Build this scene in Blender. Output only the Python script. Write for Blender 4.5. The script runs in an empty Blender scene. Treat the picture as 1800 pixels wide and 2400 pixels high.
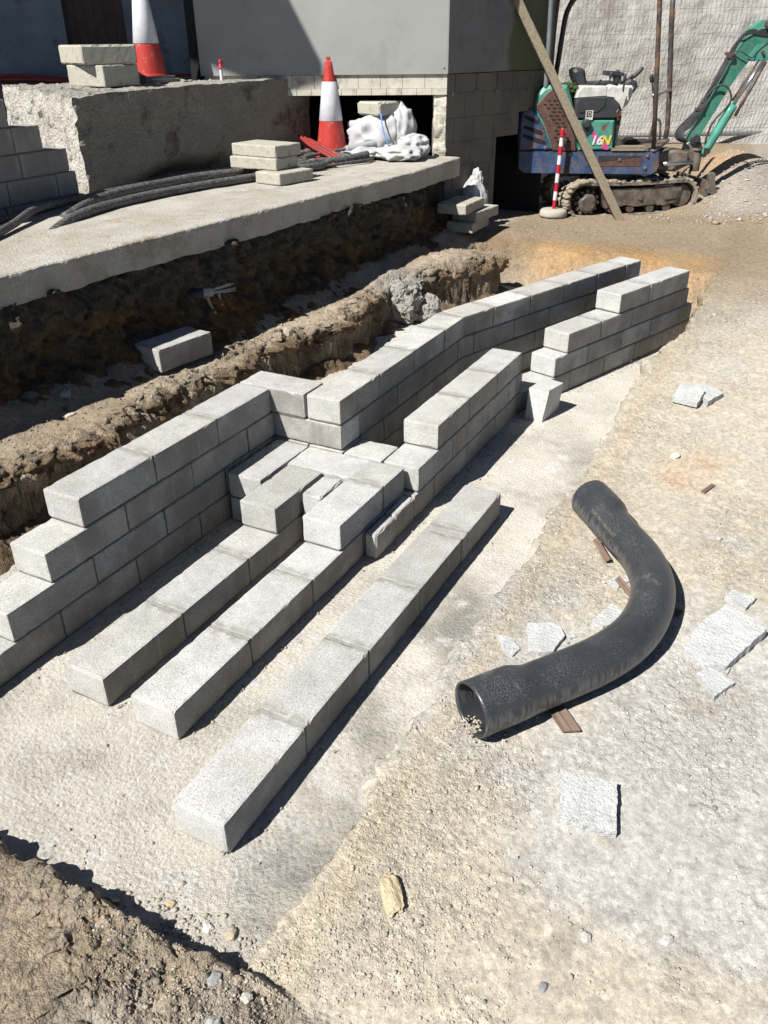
import bpy, bmesh, math, random
import numpy as np
from mathutils import Vector, Matrix
R=math.radians
random.seed(7)
S=bpy.context.scene
COL=S.collection
# ---------------------------------------------------------------- camera / light
cam=bpy.data.cameras.new('camera'); co=bpy.data.objects.new('camera',cam); COL.objects.link(co)
co.location=(-1.21604,-1.19961,2.15493); co.rotation_euler=(1.04641703,0.00946413,-1.08562066)
cam.sensor_fit='HORIZONTAL'; cam.sensor_width=36; cam.lens=36*1920.2/1800; cam.clip_start=.05; cam.clip_end=500
S.camera=co
L=Vector((.84,-.33,-1)).normalized()
W=bpy.data.worlds.new('World'); S.world=W; W.use_nodes=True
nt=W.node_tree; bg=nt.nodes['Background']; sky=nt.nodes.new('ShaderNodeTexSky')
sky.sky_type='NISHITA'; sky.sun_disc=False; sky.sun_elevation=math.asin(-L.z); sky.sun_rotation=math.atan2(-L.x,-L.y)
sky.air_density=.45; sky.dust_density=.2
nt.links.new(sky.outputs[0],bg.inputs[0]); bg.inputs[1].default_value=.05
sl=bpy.data.lights.new('sun','SUN'); sl.energy=5.0; sl.angle=R(.55); sl.color=(1,.965,.91)
so=bpy.data.objects.new('sun',sl); so.rotation_euler=L.to_track_quat('-Z','Y').to_euler(); so.location=(-5,3,8); COL.objects.link(so)
S.view_settings.view_transform='Standard'; S.view_settings.look='None'; S.view_settings.exposure=.84; S.view_settings.gamma=1
P=.1417

# ---------------------------------------------------------------- noise
def hsh(ix,iy,iz,s):
    n=(ix*73856093)^(iy*19349663)^(iz*83492791)^(s*2654435761&0x7fffffff)
    n=(n^(n>>13))*1274126177&0x7fffffff
    n=(n^(n>>15))*2246822519&0x7fffffff
    return ((n^(n>>16))&0xffff)/65535.0
def vn(x,y,z=0.,s=0):
    x=np.asarray(x,float);y=np.asarray(y,float);z=np.zeros_like(x)+z
    ix=np.floor(x).astype(np.int64);iy=np.floor(y).astype(np.int64);iz=np.floor(z).astype(np.int64)
    fx=x-ix;fy=y-iy;fz=z-iz
    fx=fx*fx*(3-2*fx);fy=fy*fy*(3-2*fy);fz=fz*fz*(3-2*fz);r=0
    for a in (0,1):
        for b in (0,1):
            for c in (0,1):
                r=r+hsh(ix+a,iy+b,iz+c,s)*(fx if a else 1-fx)*(fy if b else 1-fy)*(fz if c else 1-fz)
    return r*2-1
def fbm(x,y,z=0.,sc=1,o=4,s=0,g=.5):
    r=0;a=1;t=0
    for i in range(o):
        r=r+a*vn(x*sc,y*sc,np.asarray(z)*sc,s+i*7);t+=a;a*=g;sc*=2.03
    return r/t
def sst(a,b,x):
    t=np.clip((x-a)/(b-a),0,1);return t*t*(3-2*t)
def lerp(a,b,t): return a+(b-a)*t

# ---------------------------------------------------------------- materials
MATS={}
def nodes(name,rough=.9,spec=.3,metal=0):
    m=bpy.data.materials.new(name);m.use_nodes=True;t=m.node_tree;b=t.nodes['Principled BSDF']
    b.inputs['Roughness'].default_value=rough;b.inputs['Metallic'].default_value=metal
    b.inputs['Specular IOR Level'].default_value=spec
    MATS[name]=m;return m,t,b
class G:
    def __init__(s,t):
        s.t=t;s.tc=t.nodes.new('ShaderNodeTexCoord')
    def n(s,k,**kw):
        x=s.t.nodes.new(k)
        for a,v in kw.items(): setattr(x,a,v)
        return x
    def l(s,a,b): s.t.links.new(a,b)
    def noise(s,sc,det=3,rough=.6,vec=None):
        x=s.n('ShaderNodeTexNoise');x.inputs['Scale'].default_value=sc;x.inputs['Detail'].default_value=det;x.inputs['Roughness'].default_value=rough
        s.l(vec or s.tc.outputs['Object'],x.inputs['Vector']);return x.outputs['Fac']
    def vor(s,sc,feat='F1',vec=None,out='Distance'):
        x=s.n('ShaderNodeTexVoronoi');x.inputs['Scale'].default_value=sc;x.feature=feat
        s.l(vec or s.tc.outputs['Object'],x.inputs['Vector']);return x.outputs[out]
    def scl(s,v):
        x=s.n('ShaderNodeMapping');x.inputs['Scale'].default_value=v;s.l(s.tc.outputs['Object'],x.inputs[0]);return x.outputs[0]
    def mr(s,v,a,b,c=0,d=1):
        x=s.n('ShaderNodeMapRange');s.l(v,x.inputs[0])
        for i,q in enumerate((a,b,c,d)): x.inputs[i+1].default_value=q
        return x.outputs[0]
    def m(s,op,a,b=None,c=None):
        x=s.n('ShaderNodeMath',operation=op)
        for i,q in enumerate((a,b,c)):
            if q is None: continue
            if isinstance(q,(int,float)): x.inputs[i].default_value=q
            else: s.l(q,x.inputs[i])
        return x.outputs[0]
    def mix(s,f,a,b,bl='MIX'):
        x=s.n('ShaderNodeMix',data_type='RGBA',blend_type=bl)
        for i,q in ((0,f),(6,a),(7,b)):
            if isinstance(q,(int,float)): x.inputs[i].default_value=q
            elif isinstance(q,tuple): x.inputs[i].default_value=(*q[:3],1)
            else: s.l(q,x.inputs[i])
        return x.outputs[2]
    def attr(s,n,o='Color'):
        x=s.n('ShaderNodeAttribute',attribute_name=n);return x.outputs[o]
    def sep(s,c):
        x=s.n('ShaderNodeSeparateColor');s.l(c,x.inputs[0]);return x.outputs
    def bump(s,h,st,d,prev=None):
        x=s.n('ShaderNodeBump');x.inputs['Strength'].default_value=st;x.inputs['Distance'].default_value=d;s.l(h,x.inputs['Height'])
        if prev: s.l(prev,x.inputs['Normal'])
        return x.outputs[0]
def simple(name,col,rough=.6,metal=0,spec=.4,var=.25,vsc=8,dirt=None,dsc=6,dth=(.5,.65),bsc=60,bst=.3,bd=.002,fine=.15,fsc=150):
    m,t,b=nodes(name,rough,spec,metal);g=G(t)
    k=g.mr(g.noise(vsc,5),.3,.7,1-var,1+var)
    f=g.mr(g.noise(fsc,2),.3,.7,1-fine,1+fine)
    c=g.mix(1,col,g.m('MULTIPLY',k,f),'MULTIPLY')
    if dirt:
        c=g.mix(g.mr(g.noise(dsc,6,.65),dth[0],dth[1]),c,dirt)
    g.l(c,b.inputs['Base Color']);g.l(g.bump(g.noise(bsc,4),bst,bd),b.inputs['Normal']);return m

# block concrete : Col=(tone,mortar smear,random) Blk=(u,v,len)
def block_mat():
    m,t,b=nodes('block_concrete',.93,.15);g=G(t)
    C=g.sep(g.attr('Col'));B=g.sep(g.attr('Blk'))
    base=g.mix(C[2],(.625,.625,.61),(.575,.565,.53))
    base=g.mix(1,base,C[0],'MULTIPLY')
    blot=g.mr(g.noise(6,6,.7),.35,.68,1.06,.80);base=g.mix(1,base,blot,'MULTIPLY');base=g.mix(g.m('MULTIPLY',g.mr(g.noise(3.1,5,.7),.55,.7),.35),base,(.50,.455,.37))
    fine=g.mr(g.noise(190,3,.8),.3,.7,.74,1.22);base=g.mix(1,base,fine,'MULTIPLY')
    f2=g.mr(g.noise(95,4,.85),.32,.68,.80,1.15);base=g.mix(1,base,f2,'MULTIPLY')
    pit=g.mr(g.vor(95),.10,.22,1,0);pm=g.mr(g.noise(60,2),.46,.60)
    base=g.mix(g.m('MULTIPLY',g.m('MULTIPLY',pit,pm),.5),base,(.12,.12,.115))
    # side stains, painted-in shade and form lines on the long faces
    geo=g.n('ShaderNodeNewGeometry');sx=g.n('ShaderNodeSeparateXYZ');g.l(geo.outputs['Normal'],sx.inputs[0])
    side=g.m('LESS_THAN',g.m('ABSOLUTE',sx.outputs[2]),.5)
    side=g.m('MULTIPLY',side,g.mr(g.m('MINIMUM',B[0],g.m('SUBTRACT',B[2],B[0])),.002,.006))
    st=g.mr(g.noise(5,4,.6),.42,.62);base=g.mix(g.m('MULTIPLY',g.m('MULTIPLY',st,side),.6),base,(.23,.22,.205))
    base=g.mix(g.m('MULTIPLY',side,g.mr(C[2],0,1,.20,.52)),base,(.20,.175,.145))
    st2=g.mr(g.noise(16,5,.7),.5,.68);base=g.mix(g.m('MULTIPLY',g.m('MULTIPLY',st2,g.m('SUBTRACT',1,side)),.28),base,(.36,.355,.34))
    ln=None
    for u0 in (.145,.295):
        q=g.mr(g.m('ABSOLUTE',g.m('SUBTRACT',B[0],u0)),.002,.007,1,0)
        ln=q if ln is None else g.m('ADD',ln,q)
    ln=g.m('MULTIPLY',g.m('MULTIPLY',ln,side),g.m('MULTIPLY',g.mr(g.noise(25,3),.4,.6),g.m('GREATER_THAN',C[2],.5)))
    base=g.mix(g.m('MULTIPLY',ln,.38),base,(.55,.54,.51))
    sm=g.m('MULTIPLY',g.mr(C[1],0,.6),g.mr(g.noise(24,5,.65),.38,.58))
    base=g.mix(g.m('MULTIPLY',sm,.95),base,(.36,.35,.32))
    sp=g.mr(g.vor(23),.06,.09,1,0);sp=g.m('MULTIPLY',sp,g.mr(g.noise(6,2),.55,.6));base=g.mix(g.m('MULTIPLY',sp,.6),base,(.26,.25,.23))
    g.l(base,b.inputs['Base Color'])
    h=g.m('ADD',g.m('MULTIPLY',g.noise(150,4,.8),1.0),g.m('MULTIPLY',g.m('MULTIPLY',pit,pm),-1.0))
    n=g.bump(h,.8,.0035);n=g.bump(g.noise(22,3),.35,.004,n);g.l(n,b.inputs['Normal']);return m
BLOCK=block_mat()
def mortar_mat():
    m,t,b=nodes('mortar',.97,.1);g=G(t)
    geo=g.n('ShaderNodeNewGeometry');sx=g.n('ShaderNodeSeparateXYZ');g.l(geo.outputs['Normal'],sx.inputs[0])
    c=g.mix(g.m('GREATER_THAN',sx.outputs[2],.6),(.165,.16,.145),(.36,.355,.335))   # joint sides painted darker as if shaded, tops left paler
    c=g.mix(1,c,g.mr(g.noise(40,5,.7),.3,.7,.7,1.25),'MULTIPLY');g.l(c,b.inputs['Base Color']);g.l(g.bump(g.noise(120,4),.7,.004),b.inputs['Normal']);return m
MORTAR=mortar_mat()
def footing_mat():
    m,t,b=nodes('footing_concrete',.93,.15);g=G(t)
    c=g.mix(g.mr(g.noise(3,5,.6),.35,.65),(.53,.50,.435),(.64,.61,.545))
    c=g.mix(g.mr(g.noise(1.1,5,.6),.52,.68),c,(.31,.295,.255))
    c=g.mix(g.mr(g.noise(7,6,.7),.54,.7),c,(.68,.675,.65))
    c=g.mix(g.mr(g.noise(17,6,.8),.56,.66,0,.5),c,(.28,.265,.23))
    f=g.mr(g.noise(95,4,.8),.3,.7,.66,1.3);c=g.mix(1,c,f,'MULTIPLY')
    v=g.vor(75);c=g.mix(g.m('MULTIPLY',g.mr(v,.06,.16,1,0),.35),c,(.2,.19,.17))
    st=g.mr(g.noise(260,2),.62,.68);c=g.mix(g.m('MULTIPLY',st,.5),c,(.72,.71,.68))
    g.l(c,b.inputs['Base Color'])
    sx=g.n('ShaderNodeSeparateXYZ');g.l(g.tc.outputs['Object'],sx.inputs[0])
    nearw=g.mr(sx.outputs[0],-.2,1.6,1.15,.55)
    h=g.m('MULTIPLY',g.m('ADD',g.noise(48,5,.8),g.m('MULTIPLY',g.vor(55),-.35)),g.m('MULTIPLY',nearw,g.mr(g.noise(2.2,3),.35,.7,.45,1.3)))
    n=g.bump(h,1,.013);n=g.bump(g.noise(7,4),.4,.012,n);g.l(n,b.inputs['Normal']);return m
FOOT=footing_mat()
def soil_mat():
    m,t,b=nodes('soil',.97,.08);g=G(t)
    c=g.attr('Col')
    f=g.mr(g.noise(30,6,.8),.3,.7,.70,1.28);c=g.mix(1,c,f,'MULTIPLY')
    f=g.mr(g.noise(210,3,.7),.3,.7,.8,1.2);c=g.mix(1,c,f,'MULTIPLY')
    v=g.vor(60,out='Color');s=g.sep(v);f=g.mr(s[0],0,1,.88,1.14);c=g.mix(1,c,f,'MULTIPLY')
    al=g.attr('Col','Alpha')
    g.l(c,b.inputs['Base Color'])
    d=g.vor(55);d2=g.vor(140)
    h=g.m('SUBTRACT',g.m('MULTIPLY',g.noise(35,6,.75),1.6),g.m('ADD',g.m('MULTIPLY',d,.7),g.m('MULTIPLY',d2,.4)))
    h=g.m('MULTIPLY',h,al)
    n=g.bump(h,1,.012);n=g.bump(g.noise(11,5,.65),.2,.016,n);g.l(n,b.inputs['Normal']);return m
SOIL=soil_mat()
def stone_mat():
    m,t,b=nodes('stone',.95,.1);g=G(t)
    c=g.mix(1,g.attr('Col'),g.mr(g.noise(150,3),.3,.7,.8,1.2),'MULTIPLY');g.l(c,b.inputs['Base Color'])
    g.l(g.bump(g.noise(120,4),.5,.002),b.inputs['Normal']);return m
STONE=stone_mat()
def rough_conc(name,a,bb,dark,bumpd=.02,bsc=25,dth=(.55,.7),dsc=3):
    m,t,b=nodes(name,.95,.1);g=G(t)
    c=g.mix(g.mr(g.noise(4,5,.6),.35,.65),a,bb)
    c=g.mix(g.mr(g.noise(dsc,7,.7),*dth),c,dark)
    c=g.mix(1,c,g.mr(g.noise(110,4,.7),.3,.7,.78,1.22),'MULTIPLY')
    g.l(c,b.inputs['Base Color'])
    h=g.m('SUBTRACT',g.noise(bsc,6,.75),g.m('MULTIPLY',g.vor(bsc*1.7),.5))
    g.l(g.bump(h,1,bumpd),b.inputs['Normal']);return m
LEDGE=rough_conc('ledge_concrete',(.41,.38,.32),(.52,.50,.455),(.33,.28,.21),.008,40)
PLINTH=rough_conc('rough_concrete',(.44,.41,.35),(.52,.50,.46),(.17,.15,.12),.03,22,(.56,.72),3)
SHARD=simple('broken_concrete',(.56,.57,.57),.95,var=.14,vsc=14,bsc=70,bst=1,bd=.010,fine=.22,fsc=180)
def plinth_mat():
    m,t,b=nodes('plinth_concrete',.95,.1);g=G(t)
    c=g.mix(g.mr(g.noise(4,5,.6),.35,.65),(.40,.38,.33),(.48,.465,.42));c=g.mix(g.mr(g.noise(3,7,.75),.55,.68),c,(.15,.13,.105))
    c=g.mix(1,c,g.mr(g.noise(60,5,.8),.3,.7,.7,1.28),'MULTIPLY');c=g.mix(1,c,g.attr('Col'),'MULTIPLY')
    g.l(c,b.inputs['Base Color']);h=g.m('SUBTRACT',g.noise(22,6,.8),g.m('MULTIPLY',g.vor(45),.5));g.l(g.bump(h,1,.03),b.inputs['Normal']);return m
PLINTH2=plinth_mat()
OLDBLOCK=simple('weathered_block',(.46,.44,.37),.95,var=.15,vsc=9,dirt=(.25,.23,.19),dsc=9,dth=(.55,.75),bsc=120,bst=.7,bd=.004,fine=.25)
PANEL=simple('grey_panel',(.36,.365,.35),.75,var=.06,vsc=2,bsc=90,bst=.15,bd=.002,fine=.06)
def sidepanel():
    m,t,b=nodes('stained_shade_panel',.8,.2);g=G(t)
    sp=g.n('ShaderNodeSeparateXYZ');g.l(g.tc.outputs['Object'],sp.inputs[0])
    e=g.mr(g.m('ADD',sp.outputs[0],g.m('MULTIPLY',g.noise(3,4),.35)),.50,.56)   # edge of the algae stain
    c=g.mix(g.mr(g.noise(2,4),.35,.65),(.20,.205,.205),(.245,.25,.245));c=g.mix(e,c,(.135,.14,.085));c=g.mix(g.m('MULTIPLY',g.mr(g.noise(5,6,.7),.52,.7),.5),c,(.12,.115,.09))  # greys painted darker than the front panel to deepen shade, plus stains
    g.l(c,b.inputs['Base Color']);return m
SIDEPANEL=sidepanel()
LINTEL=simple('lime_stained_block',(.62,.59,.50),.9,var=.12,vsc=6,dirt=(.36,.34,.29),dsc=8,dth=(.5,.65),bst=.6)
DARKBLOCK=simple('building_block',(.18,.165,.14),.95,var=.25,vsc=3,dirt=(.17,.15,.12),dsc=3,dth=(.5,.7),bst=.6,bd=.004)
BLACK=simple('black_void',(.02,.02,.02),1,var=0,fine=0)
OLDWALL=simple('old_render',(.26,.30,.33),.9,var=.2,vsc=2,dirt=(.10,.10,.09),dsc=2.5,dth=(.56,.75),bst=.5,bd=.004)
OLDDOOR=simple('dark_timber',(.10,.065,.05),.8,var=.3,vsc=6,bst=.5)
RED=simple('cone_red',(.50,.045,.035),.45,var=.1,dirt=(.42,.22,.18),dsc=18,dth=(.55,.72),bst=.2)
def sleeve_mat():
    m,t,b=nodes('cone_white',.4,.5);g=G(t)
    v=g.vor(38,'DISTANCE_TO_EDGE');c=g.mix(g.mr(v,.01,.04,.55,0),(.74,.75,.80),(.45,.46,.50))
    c=g.mix(g.mr(g.noise(14,4),.55,.7,0,.5),c,(.55,.54,.52));g.l(c,b.inputs['Base Color'])
    g.l(g.bump(v,.3,.002),b.inputs['Normal']);return m
SLEEVE=sleeve_mat()
CBASE=simple('cone_base_rubber',(.16,.155,.15),.8,dirt=(.35,.33,.3),dth=(.5,.7))
def pipe_mat():
    m,t,b=nodes('black_plastic_pipe',.36,.5);g=G(t)
    wp=g.n('ShaderNodeMix',data_type='RGBA');wp.inputs[0].default_value=.06
    nz=g.n('ShaderNodeTexNoise');nz.inputs['Scale'].default_value=6;g.l(g.tc.outputs['Object'],nz.inputs['Vector'])
    g.l(g.tc.outputs['Object'],wp.inputs[6]);g.l(nz.outputs['Color'],wp.inputs[7])
    v=g.vor(115,'DISTANCE_TO_EDGE',wp.outputs[2])
    net=g.mr(v,.02,.13,1,0)
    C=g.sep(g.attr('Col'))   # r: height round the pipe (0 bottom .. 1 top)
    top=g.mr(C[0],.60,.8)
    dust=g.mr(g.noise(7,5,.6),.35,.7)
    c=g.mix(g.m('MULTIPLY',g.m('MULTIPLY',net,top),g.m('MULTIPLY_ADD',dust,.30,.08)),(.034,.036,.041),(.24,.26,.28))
    # dusty lower flank with dark runs
    dr=g.vor(1,vec=None)
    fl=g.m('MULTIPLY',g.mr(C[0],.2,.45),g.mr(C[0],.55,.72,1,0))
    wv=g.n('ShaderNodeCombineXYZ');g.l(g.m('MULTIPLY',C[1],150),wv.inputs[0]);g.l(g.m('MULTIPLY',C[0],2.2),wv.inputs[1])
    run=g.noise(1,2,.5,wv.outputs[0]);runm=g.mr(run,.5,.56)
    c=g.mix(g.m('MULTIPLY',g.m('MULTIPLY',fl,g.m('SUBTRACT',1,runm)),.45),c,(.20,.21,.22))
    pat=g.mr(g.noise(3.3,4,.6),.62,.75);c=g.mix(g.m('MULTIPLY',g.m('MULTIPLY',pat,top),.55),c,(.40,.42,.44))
    g.l(c,b.inputs['Base Color']);g.l(g.mr(net,0,1,.32,.5),b.inputs['Roughness'])
    g.l(g.bump(g.noise(30,3),.06,.003),b.inputs['Normal']);return m
PIPE=pipe_mat()
CONDUIT=simple('dusty_black_conduit',(.05,.052,.055),.6,var=.3,vsc=14,dirt=(.26,.25,.235),dsc=55,dth=(.42,.72),bst=.3)
GREYP=simple('grey_conduit',(.33,.34,.34),.55)
REDP=simple('red_duct',(.30,.035,.03),.55,dirt=(.35,.2,.16),dsc=20,dth=(.6,.75))
BAG=simple('white_woven_bag',(.47,.475,.48),.75,var=.08,vsc=5,bsc=18,bst=.5,bd=.008,fine=.05,dirt=(.5,.48,.42),dsc=4,dth=(.62,.8))
BLUE=simple('blue_strap',(.10,.22,.5),.7)
def wood_mat(n,c1,c2):
    m,t,b=nodes(n,.85,.15);g=G(t);v=g.scl((4,60,60))
    c=g.mix(g.mr(g.noise(1,5,.6,v),.35,.65),c1,c2);c=g.mix(g.mr(g.noise(9,4),.6,.72,0,.5),c,(.12,.10,.08))
    g.l(c,b.inputs['Base Color']);g.l(g.bump(g.noise(1,5,.6,v),.5,.003),b.inputs['Normal']);return m
WOOD=wood_mat('weathered_timber',(.23,.19,.13),(.35,.30,.22))
LATH=wood_mat('brown_lath',(.17,.12,.09),(.26,.19,.15))
WHITE=simple('white_paint',(.75,.75,.74),.5);PANELF=simple('front_grey_panel',(.36,.365,.35),.75,var=.10,vsc=1.3,dirt=(.27,.27,.25),dsc=2.2,dth=(.55,.8),bsc=90,bst=.15,bd=.002,fine=.08);REDPT=simple('red_paint',(.5,.015,.03),.45)
GALV=simple('galvanised_steel',(.42,.43,.44),.45,metal=.6)
# excavator paints
def paint(name,col,rust=(.12,.055,.03),th=(.54,.62),dust=.25,sc=6):
    m,t,b=nodes(name,.5,.45);g=G(t)
    c=g.mix(g.mr(g.noise(3,4),.3,.7,.75,1.1),(0,0,0),col) if False else g.mix(1,col,g.mr(g.noise(5,5),.3,.7,.75,1.2),'MULTIPLY')
    r=g.mr(g.noise(sc,8,.72),*th);c=g.mix(r,c,rust)
    c=g.mix(g.m('MULTIPLY',g.mr(g.noise(40,4,.7),.58,.66),.7),c,(.25,.16,.10))
    c=g.mix(g.m('MULTIPLY',g.mr(g.noise(9,5,.6),.4,.75),dust),c,(.42,.38,.32))
    g.l(c,b.inputs['Base Color']);g.l(g.mr(r,0,1,.45,.9),b.inputs['Roughness'])
    g.l(g.bump(g.noise(60,4),.3,.003),b.inputs['Normal']);return m
GREEN=paint('green_paint',(.04,.31,.23),th=(.57,.65),dust=.3);DGREEN=paint('boom_green_paint',(.025,.20,.14),th=(.60,.68),dust=.15)
NAVY=paint('blue_paint',(.025,.065,.17),th=(.50,.62),dust=.2);BROWN=paint('rust_brown',(.10,.045,.035),th=(.5,.7),dust=.12)
STEEL=paint('dirty_steel',(.09,.075,.06),th=(.5,.65),dust=.45)
TRACK=simple('muddy_rubber',(.13,.11,.09),.95,var=.3,dirt=(.36,.31,.25),dsc=14,dth=(.38,.55),bsc=50,bst=1,bd=.01)
MUD=simple('dried_mud',(.34,.29,.22),.98,var=.25,vsc=20,bsc=50,bst=1,bd=.01)
CHAR=simple('charcoal_plastic',(.035,.038,.042),.55);OFFW=simple('off_white_plastic',(.62,.61,.57),.5,dirt=(.4,.37,.32),dth=(.55,.75))
CHROME=simple('chrome_rod',(.6,.6,.6),.25,metal=.9);YEL=simple('yellow_print',(.8,.6,.05),.5);MAG=simple('magenta_print',(.6,.05,.25),.5)
POST=paint('rusty_post',(.06,.05,.05),rust=(.20,.09,.04),th=(.5,.6),dust=.1)
HILL=rough_conc('hillside_chalk',(.40,.385,.355),(.50,.485,.455),(.24,.22,.19),.018,42,(.48,.68),1.6)
MOSS=simple('moss',(.05,.08,.02),.95,bst=1,bd=.01,bsc=40)
WIRE=simple('wire',(.16,.13,.11),.6,metal=.3)
LEAF=simple('leaf',(.05,.08,.03),.7)
BLOCKERM=simple('grey_shade_blocker',(.3,.3,.3),.8)

# ---------------------------------------------------------------- mesh helpers
class MB:
    def __init__(s): s.v=[];s.f=[];s.c=[];s.d=[];s.n=0
    def add(s,v,f,c=None,d=None):
        v=np.asarray(v,float).reshape(-1,3);b=s.n
        s.v.append(v);s.n+=len(v)
        s.f+= [tuple(int(i)+b for i in q) for q in f]
        for lst,a in ((s.c,c),(s.d,d)):
            a=np.array((1,1,1,1) if a is None else a,float)
            if a.ndim==1: a=np.tile(a,(len(v),1))
            if a.shape[1]==3: a=np.c_[a,np.ones(len(a))]
            lst.append(a)
        return s
    def build(s,name,mat,parent=None,world=True,smooth=False,disp=None):
        V=np.concatenate(s.v);
        if disp: V=disp(V)
        if parent is not None and world: V=V-np.array(parent.location)[None]
        me=bpy.data.meshes.new(name);me.from_pydata(V.tolist(),[],s.f);me.update()
        a=me.color_attributes.new('Col','FLOAT_COLOR','POINT');a.data.foreach_set('color',np.concatenate(s.c).ravel())
        a=me.color_attributes.new('Blk','FLOAT_COLOR','POINT');a.data.foreach_set('color',np.concatenate(s.d).ravel())
        if smooth: me.polygons.foreach_set('use_smooth',[True]*len(me.polygons))
        me.materials.append(mat);o=bpy.data.objects.new(name,me);COL.objects.link(o)
        if parent is not None: o.parent=parent
        return o
def tag(o,label,cat=None,group=None,kind=None):
    if label:o['label']=label
    if cat:o['category']=cat
    if group:o['group']=group
    if kind:o['kind']=kind
    elif cat:o['kind']='thing'
    return o
def thing(name,label,cat,loc=(0,0,0),rz=0,group=None,scale=1):
    o=bpy.data.objects.new(name,None);COL.objects.link(o);o.location=loc;o.rotation_euler=(0,0,rz);o.scale=(scale,)*3;o.empty_display_size=.1
    return tag(o,label,cat,group)
def frame(o,ang):
    c,s_=math.cos(ang),math.sin(ang)
    return np.array([[c,-s_,0],[s_,c,0],[0,0,1.]])
def axis_cuts(Lx,big=.03,end=.045,e=.006):
    c=[0,e]
    if end and Lx>2*end+.02: c+=[end*.5,end]; n=max(1,round((Lx-2*end)/big)); c+=[end+(Lx-2*end)*i/n for i in range(1,n)]+[Lx-end,Lx-end*.5]
    elif not end: n=max(1,round(Lx/big)); c+=[Lx*i/n for i in range(1,n)]
    c+=[Lx-e,Lx];return c
def block(mb,org,ang,Lx,w,h,tone=None,rnd=None,smear=1,chip=1,taper=0,tilt=None,e=.010,sm=(True,True)):
    """one concrete block with worn arrises: org = lower near-right corner, x along ang, y to the left"""
    ax=axis_cuts(Lx,e=e);ay=axis_cuts(w,.045,0,e=e);az=axis_cuts(h,.045,0,e=e)
    idx={};V=[];Cc=[];D=[]
    tone=random.uniform(.84,1.07) if tone is None else tone;rnd=random.random() if rnd is None else rnd
    nx,ny,nz=len(ax)-1,len(ay)-1,len(az)-1
    def vid(i,j,k):
        q=(i,j,k)
        if q in idx:return idx[q]
        x,y,z=ax[i],ay[j],az[k];bx=(i==0)-(i==nx);by=(j==0)-(j==ny);bz=(k==0)-(k==nz)
        nb=abs(bx)+abs(by)+abs(bz)
        if nb>=2:
            r=(.0012+abs(random.gauss(0,.0008)))*chip
            if random.random()<.06*chip:r+=random.uniform(.0015,.0035)*min(chip,2.5)
            if nb==3:r*=1.5
            r=min(r,e*.9)
            x+=bx*r;y+=by*r;z+=bz*r
        else:
            q_=.0005;x+=random.uniform(-q_,q_);y+=random.uniform(-q_,q_);z+=random.uniform(-q_,q_)
        if taper: x+=taper*(z/h)*(1 if x<Lx/2 else 0)
        m=max((1-ax[i]/.046) if sm[0] else 0,(1-(Lx-ax[i])/.046) if sm[1] else 0,0);m=0 if i in(0,nx) and not(by or bz) else m
        idx[q]=len(V);V.append((x,y,z));Cc.append((tone,m*smear,rnd,1));D.append((ax[i],az[k],Lx,1));return idx[q]
    F=[]
    for i in range(nx):
        for j in range(ny):
            F.append((vid(i,j,0),vid(i,j+1,0),vid(i+1,j+1,0),vid(i+1,j,0)));F.append((vid(i,j,nz),vid(i+1,j,nz),vid(i+1,j+1,nz),vid(i,j+1,nz)))
        for k in range(nz):
            F.append((vid(i,0,k),vid(i+1,0,k),vid(i+1,0,k+1),vid(i,0,k+1)));F.append((vid(i,ny,k),vid(i,ny,k+1),vid(i+1,ny,k+1),vid(i+1,ny,k)))
    for j in range(ny):
        for k in range(nz):
            F.append((vid(0,j,k),vid(0,j,k+1),vid(0,j+1,k+1),vid(0,j+1,k)));F.append((vid(nx,j,k),vid(nx,j+1,k),vid(nx,j+1,k+1),vid(nx,j,k+1)))
    V=np.array(V)
    if tilt is not None: V=V@np.array(Matrix.Rotation(tilt[0],3,tilt[1])).T
    V=V@frame(None,ang).T+np.array(org);mb.add(V,F,Cc,D)
def box(mb,a,b,ang=0,org=(0,0,0),c=None):
    x0,y0,z0=a;x1,y1,z1=b
    V=np.array([(x,y,z) for x in (x0,x1) for y in (y0,y1) for z in (z0,z1)])@frame(None,ang).T+np.array(org)
    mb.add(V,[(0,1,3,2),(4,6,7,5),(0,4,5,1),(2,3,7,6),(0,2,6,4),(1,5,7,3)],c)
def tube(mb,pts,r,n=10,cap=True,sm=0,flat=None):
    pts=[Vector(p) for p in pts]
    if sm:
        out=[]
        for i in range(len(pts)-1):
            p0=pts[max(i-1,0)];p1=pts[i];p2=pts[i+1];p3=pts[min(i+2,len(pts)-1)]
            for k in range(sm):
                t=k/sm;out.append(.5*((2*p1)+(p2-p0)*t+(2*p0-5*p1+4*p2-p3)*t*t+(3*p1-p0-3*p2+p3)*t**3))
        out.append(pts[-1]);pts=out
    rr=r if isinstance(r,(list,tuple)) else None
    V=[];F=[];N=len(pts);up=None
    for i,p in enumerate(pts):
        d=(pts[min(i+1,N-1)]-pts[max(i-1,0)]).normalized()
        if up is None: up=d.orthogonal().normalized()
        up=(up-d*up.dot(d)).normalized();sd=d.cross(up)
        q=np.interp(i/(N-1),np.linspace(0,1,len(rr)),rr) if rr else r
        for k in range(n):
            a=2*math.pi*k/n;V.append(tuple(p+up*math.cos(a)*q+sd*math.sin(a)*q))
    for i in range(N-1):
        for k in range(n): F.append((i*n+k,i*n+(k+1)%n,(i+1)*n+(k+1)%n,(i+1)*n+k))
    if cap: F.append(tuple(range(n-1,-1,-1)));F.append(tuple((N-1)*n+k for k in range(n)))
    mb.add(V,F)
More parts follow.
